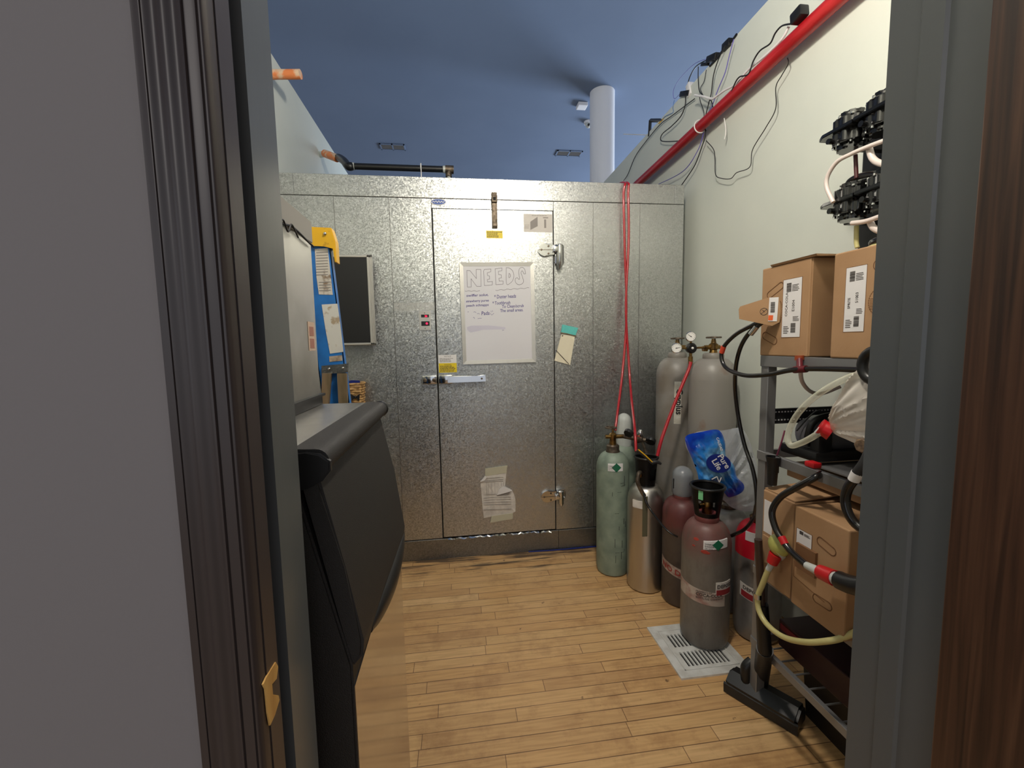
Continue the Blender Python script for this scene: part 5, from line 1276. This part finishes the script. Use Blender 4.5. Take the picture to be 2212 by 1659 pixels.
# upper black hoses from box 1
hose('black_hose', [atX(1645, 695, 1.01), atX(1625, 703, 1.0), atX(1590, 722, .99), atX(1563, 750, .98), atX(1559, 775, .98), atX(1572, 797, .98), atX(1610, 811, .98), atX(1660, 809, .99), atX(1700, 801, 1.0), atX(1735, 797, 1.01), atX(1790, 797, 1.02), atX(1855, 799, 1.03)], .0075, M_blackrub, 'black hose curling out of the upper box and back under the rack top', 'hose')
b1 = bmesh.new(); rod(b1, atX(1563.5, 748, .98), atX(1559, 762, .98), .0092, 14); o = obj('hose_band', b1, mat('orange_red_tape', (206, 70, 44), .5), None, True); rebase(o, atX(1561, 756, .98)); tag(o, 'orange-red tape band on the hose below the upper box tab', 'band')
hose('black_hose', [atX(1655, 690, 1.02), atX(1642, 700, 1.01), atX(1618, 720, 1.0), atX(1600, 750, 1.01), atX(1590, 790, 1.03), atX(1588, 840, 1.06), atX(1595, 900, 1.08), atX(1608, 960, 1.09), atX(1625, 1010, 1.09), atX(1634, 1060, 1.09), atX(1632, 1110, 1.10), atY(1610, 1142, 1.56), atY(1583, 1156, 1.62), atY(1572, 1160, 1.70)], .0075, M_blackrub, 'long black hose from the upper box down behind the cylinders', 'hose')
b1 = bmesh.new(); rod(b1, atX(1635, 705, 1.005), atX(1622, 722, 1.0), .0092, 14); o = obj('hose_clamp', b1, M_chrome, None, True); rebase(o, atX(1626, 714, 1.0)); tag(o, 'silver clamp on the long black hose at the upper box tab', 'clamp')
# fitting under rack top
cf = thing('tee_fitting', atX(1728, 795, 1.02), 'dark red tee fitting on the hose under the rack top', 'fitting')
b1 = bmesh.new(); rod(b1, atX(1716, 799, 1.01), atX(1742, 797, 1.012), .0105, 12); rod(b1, atX(1728, 797, 1.012), atX(1727, 772, 1.03), .009, 12); obj('body', b1, mat('dark_red_plastic', (92, 14, 26), .4), cf, True)
b1 = bmesh.new(); rod(b1, atX(1727, 778, 1.03), atX(1727, 768, 1.03), .013, 12); obj('collar', b1, mat('rust_orange', (150, 66, 30), .5), cf, True)
hose('white_tube', [atX(1729, 800, 1.03), atX(1733, 825, 1.07), atX(1750, 845, 1.14), atX(1775, 850, 1.2), atX(1815, 835, 1.25)], .006, M_whitetube, 'whitish tube curving behind from the dark red fitting', 'tube')
# clear tube + bag
hose('clear_tube', [atX(1862, 808, 1.0), atX(1835, 815, .99), atX(1790, 837, .98), atX(1745, 870, .975), atX(1716, 905, .97), atX(1702, 940, .97), atX(1708, 962, .97), atX(1730, 957, .97), atX(1752, 946, .97), atX(1768, 936, .975)], .0085, M_clear, 'clear vinyl tube bending down to the bag with the red cap', 'tube', 16)
cap = thing('syrup_bag', atX(1830, 900, 1.0), 'clear plastic syrup bag with red cap on the rack beside the doorway', 'bag')
b1 = bmesh.new(); rod(b1, atX(1765, 937, .975), atX(1776, 931, .978), .009, 14, .013); obj('spout_barb', b1, M_capwhite, cap, True)
b1 = bmesh.new(); rod(b1, atX(1772, 921, .978), atX(1797, 934, .995), .020, 14, .024); rod(b1, atX(1771, 920.5, .977), atX(1776, 923, .981), .022, 14); obj('red_cap', b1, M_red, cap, True)
b1 = bmesh.new()
def bag_mesh(b, outline, X, depth, seed, cuts=26, nscale=14, amp=.012, axis='x', fold=None, famp=.01, ffreq=5.0):
    """puffed closed sheet from a traced outline: front and back skins"""
    pts = [atX(px_, py_, X) if axis == 'x' else atY(px_, py_, X) for px_, py_ in outline]
    c_ = sum(pts, Vector())/len(pts); k = len(pts); P = smooth_pts(pts, 6, True)
    rings = cuts; nrm = Vector((-1, 0, 0)) if axis == 'x' else Vector((-.35, -1, .1)).normalized()
    front = []; back = []
    R_ = 22
    for s_, store in ((1, front), (-.35, back)):
        for i in range(R_+1):
            f_ = i/R_
            ring = []
            for p in P:
                q = c_ + (p-c_)*f_
                h = depth*(1-f_**2.2)*s_
                nz = noise.noise(q*nscale+Vector((seed, 0, 0)))*amp + abs(noise.noise(q*nscale*2.3+Vector((0, seed, 0))))*amp*.8
                if fold is not None:
                    e_ = q-fold; e_ = e_ - nrm*e_.dot(nrm); an = math.atan2(e_.z, e_.y if axis == 'x' else e_.x)
                    nz += famp*(1-abs(noise.noise(Vector((an*ffreq, e_.length*3, seed*1.7))))*3.0)*min(1, e_.length/.05)
                q = q + nrm*(h + nz*s_*(1-f_**6))
                ring.append(q)
            store.append(ring)
    K = len(P)
    def mk(store, flip):
        cv = b.verts.new(store[0][0]); prev = None
        rs = []
        for ring in store[1:]: rs.append([b.verts.new(q) for q in ring])
        for j in range(K):
            f3_ = (cv, rs[0][j], rs[0][(j+1) % K]); b.faces.new(f3_ if not flip else f3_[::-1])
        for A_, B_ in zip(rs, rs[1:]):
            for j in range(K):
                q = (A_[j], B_[j], B_[(j+1) % K], A_[(j+1) % K]); b.faces.new(q if not flip else q[::-1])
        return rs[-1]
    e1 = mk(front, False); e2 = mk(back, True)
    bmesh.ops.remove_doubles(b, verts=b.verts[:], dist=.0004)
bag_mesh(b1, [(1872, 768), (1858, 790), (1842, 825), (1822, 860), (1806, 885), (1794, 915), (1800, 935), (1830, 950), (1860, 962), (1900, 965), (1935, 900), (1935, 800), (1905, 770)], .985, .035, 3, nscale=9, amp=.006, fold=atX(1790, 928, .985), famp=.012, ffreq=4.5)
obj('bag_film', b1, M_bagclear, cap, True)
b1 = bmesh.new(); c_ = atX(1893, 790, .955)
tube(b1, [c_+Vector((0, .034*math.cos(a), .036*math.sin(a))) for a in [i*2*PI/24 for i in range(24)]], .0115, 12, closed=True, raw=True)
o = obj('hose_ring', b1, M_blackp, None, True); rebase(o, c_); tag(o, 'thick black ring of hose over the clear bag at the doorway', 'hose ring')
# quick-connect block and hose near the doorway
qc = thing('hose_connector', atX(1865, 968, .97), 'brown fitting with black hose below the clear bag', 'connector')
b1 = bmesh.new(); c_ = atX(1868, 962, .97); lathe(b1, [(.016, -.014), (.019, -.008), (.019, .008), (.015, .014)], c_, 8, dirM((-1, -.3, 0))); obj('fitting_block', b1, mat('brown_crusted_metal', (120, 98, 76), .7, col2=(76, 60, 48), nscale=90), qc, True)
b1 = bmesh.new(); tube(b1, [atX(1880, 975, .965), atX(1868, 1000, .955), atX(1852, 1022, .95)], .012, 14); obj('hose_tail', b1, M_postdk, qc, True)
b1 = bmesh.new(); rod(b1, atX(1852, 1021, .95), atX(1844, 1037, .95), .0125, 14); obj('white_band', b1, M_label, qc, True)
b1 = bmesh.new(); tube(b1, [atX(1845, 1036, .95), atX(1832, 1055, .95), atX(1826, 1080, .95), atX(1832, 1108, .95), atX(1848, 1132, .955), atX(1875, 1152, .96)], .011, 14); obj('black_hose', b1, M_blackrub, qc, True)
# small things on the middle shelf
t = thing('portable_compressor', (1.27, 1.22, .955), 'grey and black rounded machine on the middle shelf of the rack', 'compressor')
p0 = atY(1672, 985, 1.24); p1 = atY(1815, 920, 1.24)
b1 = bmesh.new(); box(b1, 1.09, 1.40, 1.15, 1.30, .957, .99, .008); obj('base', b1, M_blackp, t, True)
b1 = bmesh.new(); lathe(b1, [(.02, -.125), (.05, -.115), (.062, -.08), (.062, .08), (.05, .115), (.02, .125)], (1.24, 1.225, 1.03), 28, Matrix.Rotation(PI/2, 3, 'Y')); obj('tank', b1, mat('mid_grey_plastic', (92, 92, 96), .4), t, True)
b1 = bmesh.new(); tube(b1, [Vector((1.10, 1.2, 1.0)), Vector((1.11, 1.19, 1.075)), Vector((1.17, 1.185, 1.098)), Vector((1.25, 1.185, 1.085)), Vector((1.3, 1.19, 1.04))], .010, 12); obj('handle', b1, M_blackp, t, True)
b1 = bmesh.new(); box(b1, 1.1, 1.15, 1.152, 1.19, .985, 1.05, .008); obj('switch_housing', b1, M_blackp, t, True)
hose('thin_cable', [Vector((1.10, 1.24, 1.04)), Vector((1.13, 1.20, 1.11)), Vector((1.18, 1.17, 1.115)), Vector((1.2, 1.14, 1.05))], .0022, M_black, 'thin black cable looped over the grey machine on the middle shelf', 'cable', 8)
hose('purple_wire', [atX(1695, 930, 1.06), atX(1688, 955, 1.05), atX(1678, 985, 1.045)], .0025, mat('purple_red_wire', (110, 40, 66), .5), 'thin purple-red wire hanging by the rack post', 'wire', 8)
c_ = atX(1669, 1015, 1.02)
t = thing('black_cup', (c_.x, c_.y, c_.z-.045), 'black flared plastic cup clipped on the rack post', 'cup')
b1 = bmesh.new(); lathe(b1, [(.014, -.05), (.017, .02), (.022, .045), (.019, .045), (.013, -.04)], c_, 24, cap=False); b1.faces.ensure_lookup_table(); obj('shell', b1, M_blackp, t, True)
b1 = bmesh.new(); lathe(b1, [(.012, 0), (.012, .006)], c_+Vector((0, 0, -.045)), 16); obj('base', b1, M_blackp, t, True)
b1 = bmesh.new(); box(b1, c_.x+.014, XS-.002, c_.y-.006, c_.y+.006, c_.z-.01, c_.z+.02); obj('clip', b1, M_blackp, t)
b1 = bmesh.new(); c_ = atX(1755, 1002, 1.05); box(b1, c_.x-.012, c_.x+.016, c_.y-.018, c_.y+.018, .956, .973, .004); o = obj('red_clip', b1, M_red, None, True); rebase(o, (c_.x, c_.y, .956)); tag(o, 'small red plastic clip on the middle shelf edge', 'clip')
# dark tote and things below
t = thing('storage_tote', (1.27, 1.0, 0), 'black plastic tote on the floor under the rack', 'tote')
b1 = bmesh.new()
prism(b1, [(1.20, 0), (1.44, 0), (1.46, .20), (1.18, .20)], 'y', .72, 1.26, bev=.006); obj('tub', b1, mat('near_black_plastic', (14, 13, 14), .5), t)
b1 = bmesh.new(); box(b1, 1.17, 1.465, .71, 1.27, .20, .218, .006); obj('lid', b1, M_blackp, t)
b1 = bmesh.new(); box(b1, 1.10, 1.38, .98, 1.28, .2625, .36, .004); o = obj('dark_case', b1, mat('dark_maroon_case', (44, 14, 18), .5)); rebase(o, (1.24, 1.13, .2625)); tag(o, 'dark case with a red edge on the bottom shelf', 'case')
bm = bmesh.new(); box(bm, 1.097, 1.1, 1.19, 1.27, .33, .35); obj('red_edge', bm, mat('dim_red_edge', (110, 18, 30), .6), o)
b1 = bmesh.new(); box(b1, 1.09, 1.42, .70, .96, .2625, .47, .01); o = obj('dark_carton', b1, M_black); rebase(o, (1.25, .83, .2625)); tag(o, 'plain black carton on the bottom shelf nearest the doorway', 'carton')

hose('blue_cable', [Vector((.42, 2.588, .004)), Vector((.6, 2.583, .004)), Vector((.8, 2.586, .004)), Vector((1.0, 2.585, .004)), Vector((1.2, 2.588, .004))], .004, M_bluedk, 'dark blue cable lying along the foot of the cooler', 'cable', 8)
# ------------------------------------------------------------------ vacuum floor head
vh = thing('vacuum_cleaner', (1.06, 1.30, 0), 'black vacuum floor head with upright wand in front of the rack', 'vacuum cleaner')
A_ = atZ(1578, 1462, .04); B_ = atZ(1732, 1552, .04)
d_ = (B_-A_); L_ = d_.length; ang = math.atan2(d_.y, d_.x)
Mv = Matrix.Translation(((A_+B_)/2).to_2d().to_3d()) @ Matrix.Rotation(ang, 4, 'Z')
b1 = bmesh.new(); prism(b1, [(-.045, .006), (.045, .006), (.048, .04), (.032, .072), (-.01, .080), (-.048, .052)], 'x', -L_/2, L_/2, Mv, bev=.008); hd_ = obj('floor_head', b1, M_blackp, vh, True)
b1 = bmesh.new(); prism(b1, [(-.047, .004), (-.043, .004), (-.045, .045), (-.05, .04)], 'x', -L_/2-.004, L_/2+.004, Mv); obj('bumper_strip', b1, M_postdk, hd_, True)
b1 = bmesh.new()
for s_ in (-1, 1): lathe(b1, [(.022, -.012), (.022, .012)], Mv @ Vector((s_*L_*.3, .05, .022)), 16, Matrix.Rotation(ang, 3, 'Z') @ Matrix.Rotation(PI/2, 3, 'Y'))
obj('wheel', b1, M_blackrub, hd_, True)
top = atY(1634, 1130, 1.47); nk = atY(1652, 1400, 1.33); nk2 = Mv @ Vector((-.02, .015, .06))
b1 = bmesh.new(); tube(b1, [nk2, nk2+Vector((0, -.005, .05)), atX(1652, 1402, 1.0)], .026, 16); obj('swivel_neck', b1, M_postdk, vh, True)
b1 = bmesh.new(); rod(b1, atX(1652, 1408, 1.0), atX(1646, 1305, .99), .022, 18, .019); obj('lower_tube', b1, M_blackp, vh, True)
b1 = bmesh.new(); rod(b1, atX(1646, 1320, .99), atX(1638, 1165, .975), .012, 16); obj('wand', b1, mat('dark_brown_wand', (58, 42, 36), .3), vh, True)
b1 = bmesh.new(); tube(b1, [nk2+Vector((-.04, .02, .0)), nk2+Vector((-.045, .02, .06)), nk2+Vector((-.02, .02, .085))], .018, 12); obj('pedal', b1, M_blackp, vh, True)

# cable and metal bar lying along the rack foot
hose('thin_cable', [atZ(1660, 1405, .004), atZ(1690, 1440, .004), atZ(1730, 1490, .004), atZ(1775, 1535, .004), atZ(1850, 1600, .004)], .0025, M_postdk, 'thin dark cable on the floor behind the vacuum head', 'cable', 8)

# ------------------------------------------------------------------ bottle wrap bag
wr = thing('bottle_wrap', atY(1560, 1060, 1.78), 'crumpled blue and clear water bottle wrap lying on the cylinders', 'plastic wrap')
b1 = bmesh.new(); bag_mesh(b1, [(1560, 930), (1600, 925), (1618, 950), (1630, 985), (1642, 1030), (1640, 1070), (1626, 1104), (1585, 1098), (1562, 1080), (1520, 1050), (1490, 985), (1481, 950), (1510, 932)], 1.80, .022, 9, nscale=10, amp=.010, axis='y', fold=atY(1500, 1120, 1.80), famp=.012, ffreq=9); obj('clear_film', b1, M_film, wr, True)
RC = atY(1552, 1001, 1.75)
def wrap_mat():
    M = mat('blue_printed_film', (30, 96, 196), .2, bump=1.0, bscale=40, coat=.6); nt = M.node_tree; N = nt.nodes; L = nt.links; b = N['Principled BSDF']
    ge = N.new('ShaderNodeTexCoord'); sb = N.new('ShaderNodeVectorMath'); sb.operation = 'DISTANCE'; L.new(ge.outputs['Object'], sb.inputs[0]); sb.inputs[1].default_value = RC
    n = N.new('ShaderNodeTexNoise'); n.inputs['Scale'].default_value = 35; n.inputs['Detail'].default_value = 5; L.new(ge.outputs['Object'], n.inputs[0])
    ad = N.new('ShaderNodeMath'); ad.operation = 'MULTIPLY_ADD'; L.new(n.outputs[0], ad.inputs[0]); ad.inputs[1].default_value = .09; L.new(sb.outputs['Value'], ad.inputs[2])
    r = N.new('ShaderNodeValToRGB'); L.new(ad.outputs[0], r.inputs[0]); e = r.color_ramp.elements
    e[0].position = .09; e[0].color = lin((132, 190, 226)); e[1].position = .20; e[1].color = lin((16, 60, 178)); x = e.new(.135); x.color = lin((44, 128, 206))
    L.new(r.outputs[0], b.inputs['Base Color']); return M
b1 = bmesh.new(); bag_mesh(b1, [(1552, 929), (1566, 955), (1568, 985), (1585, 1005), (1592, 1030), (1607, 1048), (1602, 1064), (1575, 1074), (1560, 1062), (1530, 1066), (1512, 1045), (1506, 1020), (1495, 990), (1484, 965), (1482, 942), (1515, 933)], 1.765, .018, 5, nscale=20, amp=.012, axis='y', fold=atY(1620, 1110, 1.765), famp=.007, ffreq=10); pr_ = obj('printed_film', b1, wrap_mat(), wr, True)
# brand roundel and lettering on the film
fr_ = Fr(atY(1552, 1001, 1.722), Vector((.94, -.30, -.12)), Vector((.1, 0, 1)))
fr_.N = fr_.U.cross(fr_.V).normalized()
b1 = bmesh.new(); oval(b1, fr_, .052, .042, 0, .002); rd = obj('roundel', b1, M_bluedk, pr_)
b1 = bmesh.new()
def ptext(txt, s_, u, v, rot=-.9, bold=.0006):
    ca, sa = math.cos(rot), math.sin(rot); text_bm(b1, txt, s_, lambda a, b_, n: fr_.p(u+a*ca-b_*sa, v+a*sa+b_*ca, n+.0022), bold=bold, align='CENTER')
ptext('Pure', .036, .012, .006); ptext('Life', .036, -.016, -.012); ptext('CALIDAD', .015, -.01, .085, -1.15, .0003)
fr_.line(b1, [(-.02, -.075), (.0, -.06), (.012, -.085), (.018, -.062)], .004, .002, .0035)
obj('lettering', b1, M_label, rd)

# ------------------------------------------------------------------ right wall: pipe, cables, pumps
pz0 = 2.615
bm = bmesh.new(); tube(bm, [Vector((1.468, .50, 2.622)), Vector((1.468, 1.6, 2.616)), Vector((1.468, 2.6, 2.600)), Vector((1.466, 3.4, 2.592)), Vector((1.466, 4.4, 2.586))], .031, 20, 6, rad=lambda f_: .0325-.006*f_)
rp = obj('red_pipe', bm, M_redpipe, None, True); rebase(rp, (1.468, .5, 2.62)); tag(rp, 'long red wrapped pipe running along the top of the right wall', 'pipe')
for y in (1.2, 2.47, 3.9):
    b1 = bmesh.new(); tube(b1, [Vector((1.468+.036*math.cos(a), y, 2.604+.036*math.sin(a))) for a in [i*2*PI/20 for i in range(20)]], .0035, 8, closed=True, raw=True); tube(b1, [Vector((1.5, y, 2.61)), Vector((XR, y, 2.61))], .004, 8, raw=True); obj('wall_clip', b1, M_label, rp, True)
def z7(L, X=1.495): return [atX(1300+x/3.191, y/3.19, X) for x, y in L]
def wire(L, r, m, label, cat='cable', name='cable', X=1.495): return hose(name, z7(L, X) if not isinstance(L[0], Vector) else L, r, m, label, cat, 8)
wire([(1300, 165), (1240, 180), (1195, 230), (1160, 300), (1090, 350), (1045, 420), (1010, 510), (950, 530), (920, 570), (895, 630)], .0036, M_black, 'black cord running down beside the red pipe from the plug', X=1.44)
wire([(1290, 180), (1240, 270), (1130, 380), (1010, 480), (920, 580), (850, 620), (800, 655), (760, 680), (700, 665), (640, 655)], .0058, M_label, 'white flat cord draped from the red pipe to the outlet', X=1.46)
wire([(1280, 400), (1285, 440), (1240, 520), (1200, 600), (1198, 750), (1130, 880), (1040, 1030), (1020, 1150), (930, 1190), (890, 1230), (830, 1230), (785, 1205), (780, 1100), (770, 1030), (720, 970)], .0022, M_black, 'thin black wire sagging in a deep loop below the red pipe')
wire([(850, 310), (800, 420), (770, 520), (755, 640), (735, 720), (710, 830), (715, 930), (690, 1010), (640, 1140), (550, 1275)], .0030, M_black, 'black wire hanging from the wall top across the pipe')
wire([(910, 270), (880, 380), (850, 500), (800, 620), (760, 730), (725, 800), (700, 920), (660, 1040), (560, 1180), (390, 1270)], .0026, M_purple, 'violet wire hanging from the wall top down to the cooler')
wire([(740, 410), (690, 430), (640, 470), (600, 550), (588, 630)], .0034, M_black, 'black cord dropping from the adaptor to the outlet', X=1.53)
wire([(745, 400), (640, 440), (540, 540), (495, 620), (500, 680), (540, 645)], .0016, M_purple, 'hair-thin violet wire bowing out over the wall top', X=1.53)
wire([(575, 640), (575, 720), (545, 800), (480, 870), (420, 920), (405, 960), (430, 975), (540, 970), (600, 945)], .0034, M_black, 'black cord looping under the outlet on the wall top', X=1.5)
wire([(640, 680), (560, 740), (480, 800), (400, 860), (300, 980), (230, 1080), (180, 1200), (150, 1245)], .0030, M_black, 'black cord running down the wall top edge to the cooler', X=1.515)
wire([(670, 650), (680, 700), (705, 780), (695, 850), (720, 900)], .0020, M_black, 'short thin wire beside the white cord')
wire([(665, 460), (665, 560), (680, 640), (750, 690), (770, 740), (820, 700), (870, 655)], .0026, M_black, 'black wire kinked between outlet and pipe')
wire([(845, 960), (855, 900), (843, 815)], .0026, M_label, 'short white string hanging below the pipe clip', 'string', 'string', X=1.49)
wire([(500, 690), (490, 740), (490, 775), (440, 800), (410, 830)], .0016, M_ladder, 'thin blue wire on the wall top by the bracket', X=1.525)
wire([(720, 480), (705, 560), (680, 610), (700, 660)], .002, M_black, 'thin black wire behind the outlet', X=1.52)
def blob(name, L, X, r, m, label, cat, sc=(1, 1, 1)):
    P = z7(L, X); b1 = bmesh.new(); d = (P[-1]-P[0]); c_ = (P[0]+P[-1])/2
    Mx = Matrix.Translation(c_) @ dirM(d).to_4x4(); box(b1, -r*sc[0], r*sc[0], -r*sc[1], r*sc[1], -d.length/2, d.length/2, r*.25, 2, Mx)
    o = obj(name, b1, m, None, True); rebase(o, c_); tag(o, label, cat); return o
blob('power_adaptor', [(1325, 145), (1400, 60)], 1.44, .022, M_blackp, 'black power adaptor lodged beside the red pipe', 'adaptor')
blob('power_adaptor', [(845, 335), (895, 285)], 1.53, .020, M_blackp, 'black adaptor on the wall top, farther from the outlet', 'adaptor')
blob('power_adaptor', [(735, 415), (800, 385)], 1.53, .018, M_blackp, 'black adaptor on the wall top, nearer the white outlet', 'adaptor')
blob('cord_plug', [(690, 445), (735, 440)], 1.53, .009, M_blackp, 'small black plug hanging below the wall top adaptors', 'plug')
blob('cord_plug', [(550, 650), (610, 640)], 1.53, .016, M_blackp, 'black plug in the white outlet on the wall top', 'plug')
t = blob('outlet_box', [(618, 660), (605, 580)], 1.54, .020, M_label, 'white outlet box on top of the right wall', 'outlet')
wire([(930, 235), (905, 270), (880, 300), (835, 345), (800, 395), (745, 455)], .006, M_black, 'thick black cord lying along the wall top', X=1.525)
# clamp bracket with antenna rod
t = thing('clamp_bracket', z7([(370, 870)], 1.53)[0], 'black square bracket clamped over the wall top', 'bracket')
b1 = bmesh.new(); P = z7([(420, 830), (335, 830), (328, 940)], 1.535); 
for a, b_ in zip(P, P[1:]): rod(b1, a, b_, .013, 4)
obj('arm', b1, M_blackp, t)
b1 = bmesh.new(); P = z7([(150, 924), (250, 928), (345, 932)], 1.535); tube(b1, P, .0038, 8); obj('rod', b1, M_label, t, True)
b1 = bmesh.new(); P = z7([(395, 850), (425, 820)], 1.53); rod(b1, P[0], P[1], .006, 6); obj('yellow_tag', b1, M_lyellow, t)

# syrup pumps on a wall bracket
pb = thing('pump_bracket', (1.49, 1.2, 1.65), 'black wall bracket carrying the syrup pumps above the boxes', 'bracket')
bm = bmesh.new(); yb = atX(1862, 400, 1.50).y; box(bm, 1.495, XR, .80, yb, 1.66, 2.06, .004); obj('back_plate', bm, M_blackp, pb)
for z in (1.99, 1.745):
    bm = bmesh.new(); 
    for y in (yb-.09, yb-.22, yb-.36): box(bm, 1.353, 1.497, y-.012, y+.012, z-.012, z+.012, .003)
    obj('arm', bm, M_blackp, pb)
def pump(c_, label, group, tip=False):
    t = thing('syrup_pump', c_, label, 'pump', group)
    def lobed(b, z0, z1, rx, ry, n=8, dep=.12, bev=.004):
        k = 64; pts = []
        for i in range(k):
            a = 2*PI*i/k; r = 1-dep*(.5+.5*math.cos(n*a)); pts.append((rx*r*math.cos(a), ry*r*math.sin(a)))
        prism(b, pts, 'z', z0, z1, bev=bev)
    b1 = bmesh.new(); lobed(b1, .006, .036, .054, .052); obj('upper_chamber', b1, mat_pump, t, True, True)
    b1 = bmesh.new(); lobed(b1, .036, .054, .038, .037, 8, .05, .006); obj('top_cover', b1, mat_pump, t, True, True)
    b1 = bmesh.new(); lobed(b1, -.044, -.006, .054, .052); obj('lower_chamber', b1, mat_pump, t, True, True)
    b1 = bmesh.new(); lobed(b1, -.062, -.044, .040, .038, 8, .05, .006); obj('bottom_cover', b1, mat_pump, t, True, True)
    b1 = bmesh.new(); yy = .078 if tip else .056
    prism(b1, [(-.058, -.056), (.058, -.056), (.058, .052), (.012, yy), (-.045, yy), (-.062, .05)], 'z', -.006, .006, bev=.002); obj('flange', b1, mat_pump, t, True, True)
    for i in range(8):
        a = 2*PI*i/8
        for z0_, z1_ in ((.036, .041), (-.049, -.044)):
            b1 = bmesh.new(); lathe(b1, [(.0045, 0), (.0045, z1_-z0_)], (.046*math.cos(a), .045*math.sin(a), z0_), 8)
            obj('bolt', b1, M_chrome, t, True, True)
    b1 = bmesh.new(); rod(b1, (-.046, .02, -.028), (-.066, .02, -.028), .009, 10); obj('port', b1, mat_pump, t, True, True)
    return t
mat_pump = mat('glossy_black_pump', (14, 14, 15), .2, coat=.5)
XP = 1.30
c1 = atX(1840, 282, XP); c3 = atX(1842, 434, XP)
c2 = c1 + Vector((0, -.114, .0)); c4 = c3 + Vector((0, -.114, .0))
for c_, lab, tp_ in ((c1, 'black syrup pump, upper row, farther from the doorway', True), (c2, 'black syrup pump, upper row, next to the doorway', False), (c3, 'black syrup pump, lower row, farther from the doorway', True), (c4, 'black syrup pump, lower row, next to the doorway', False)):
    pump(c_, lab, 'syrup pumps on the wall bracket', tp_)
def wt(L, r, m, label, X=1.25, cat='tube', name='white_tube'): return hose(name, [atX(a, b_, X) for a, b_ in L], r, m, label, cat)
wt([(1935, 295), (1880, 315), (1840, 332), (1808, 350), (1788, 380), (1786, 405), (1800, 437)], .0065, M_whitetube, 'white tube looping from the upper pumps down to the lower row', 1.235)
wt([(1878, 322), (1885, 342), (1902, 353), (1935, 357)], .009, M_whitetube, 'short thick white tube under the upper pumps')
wt([(1840, 482), (1870, 478), (1900, 468), (1925, 460)], .007, M_whitetube, 'white tube running under the lower pumps', 1.235)
wt([(1880, 480), (1887, 492), (1905, 500), (1925, 500)], .009, M_whitetube, 'short thick white tube under the lower pumps')
wt([(1848, 335), (1850, 385)], .006, mat('dark_red_tube', (70, 16, 20), .4), 'dark red riser between the pump rows', 1.33, 'tube', 'riser_tube')
wt([(1850, 488), (1850, 522), (1852, 535)], .007, M_milky, 'pale riser below the lower pumps', 1.33, 'tube', 'riser_tube')
wt([(1925, 375), (1870, 378), (1838, 390), (1831, 410), (1850, 425)], .010, M_blackrub, 'black coil of hose between the pump rows, outer turn', 1.34, 'hose', 'black_hose')
wt([(1925, 388), (1875, 390), (1850, 400), (1848, 420)], .009, M_blackrub, 'black coil of hose between the pump rows, inner turn', 1.36, 'hose', 'black_hose')
hose('black_hose', [Vector((x, y, 1.596)) for x, y in ((1.40, .90), (1.22, .93), (1.13, .99), (1.12, 1.03), (1.17, 1.05), (1.40, 1.04))], .0105, M_blackrub, 'black hose loop lying on the near upper box', 'hose')
hose('pale_hose', [Vector((x, y, 1.5795)) for x, y in ((1.40, .90), (1.21, .92), (1.12, .98), (1.11, 1.03), (1.16, 1.055), (1.40, 1.05))], .008, M_milky, 'pale hose loop under the black loop on the near upper box', 'hose')
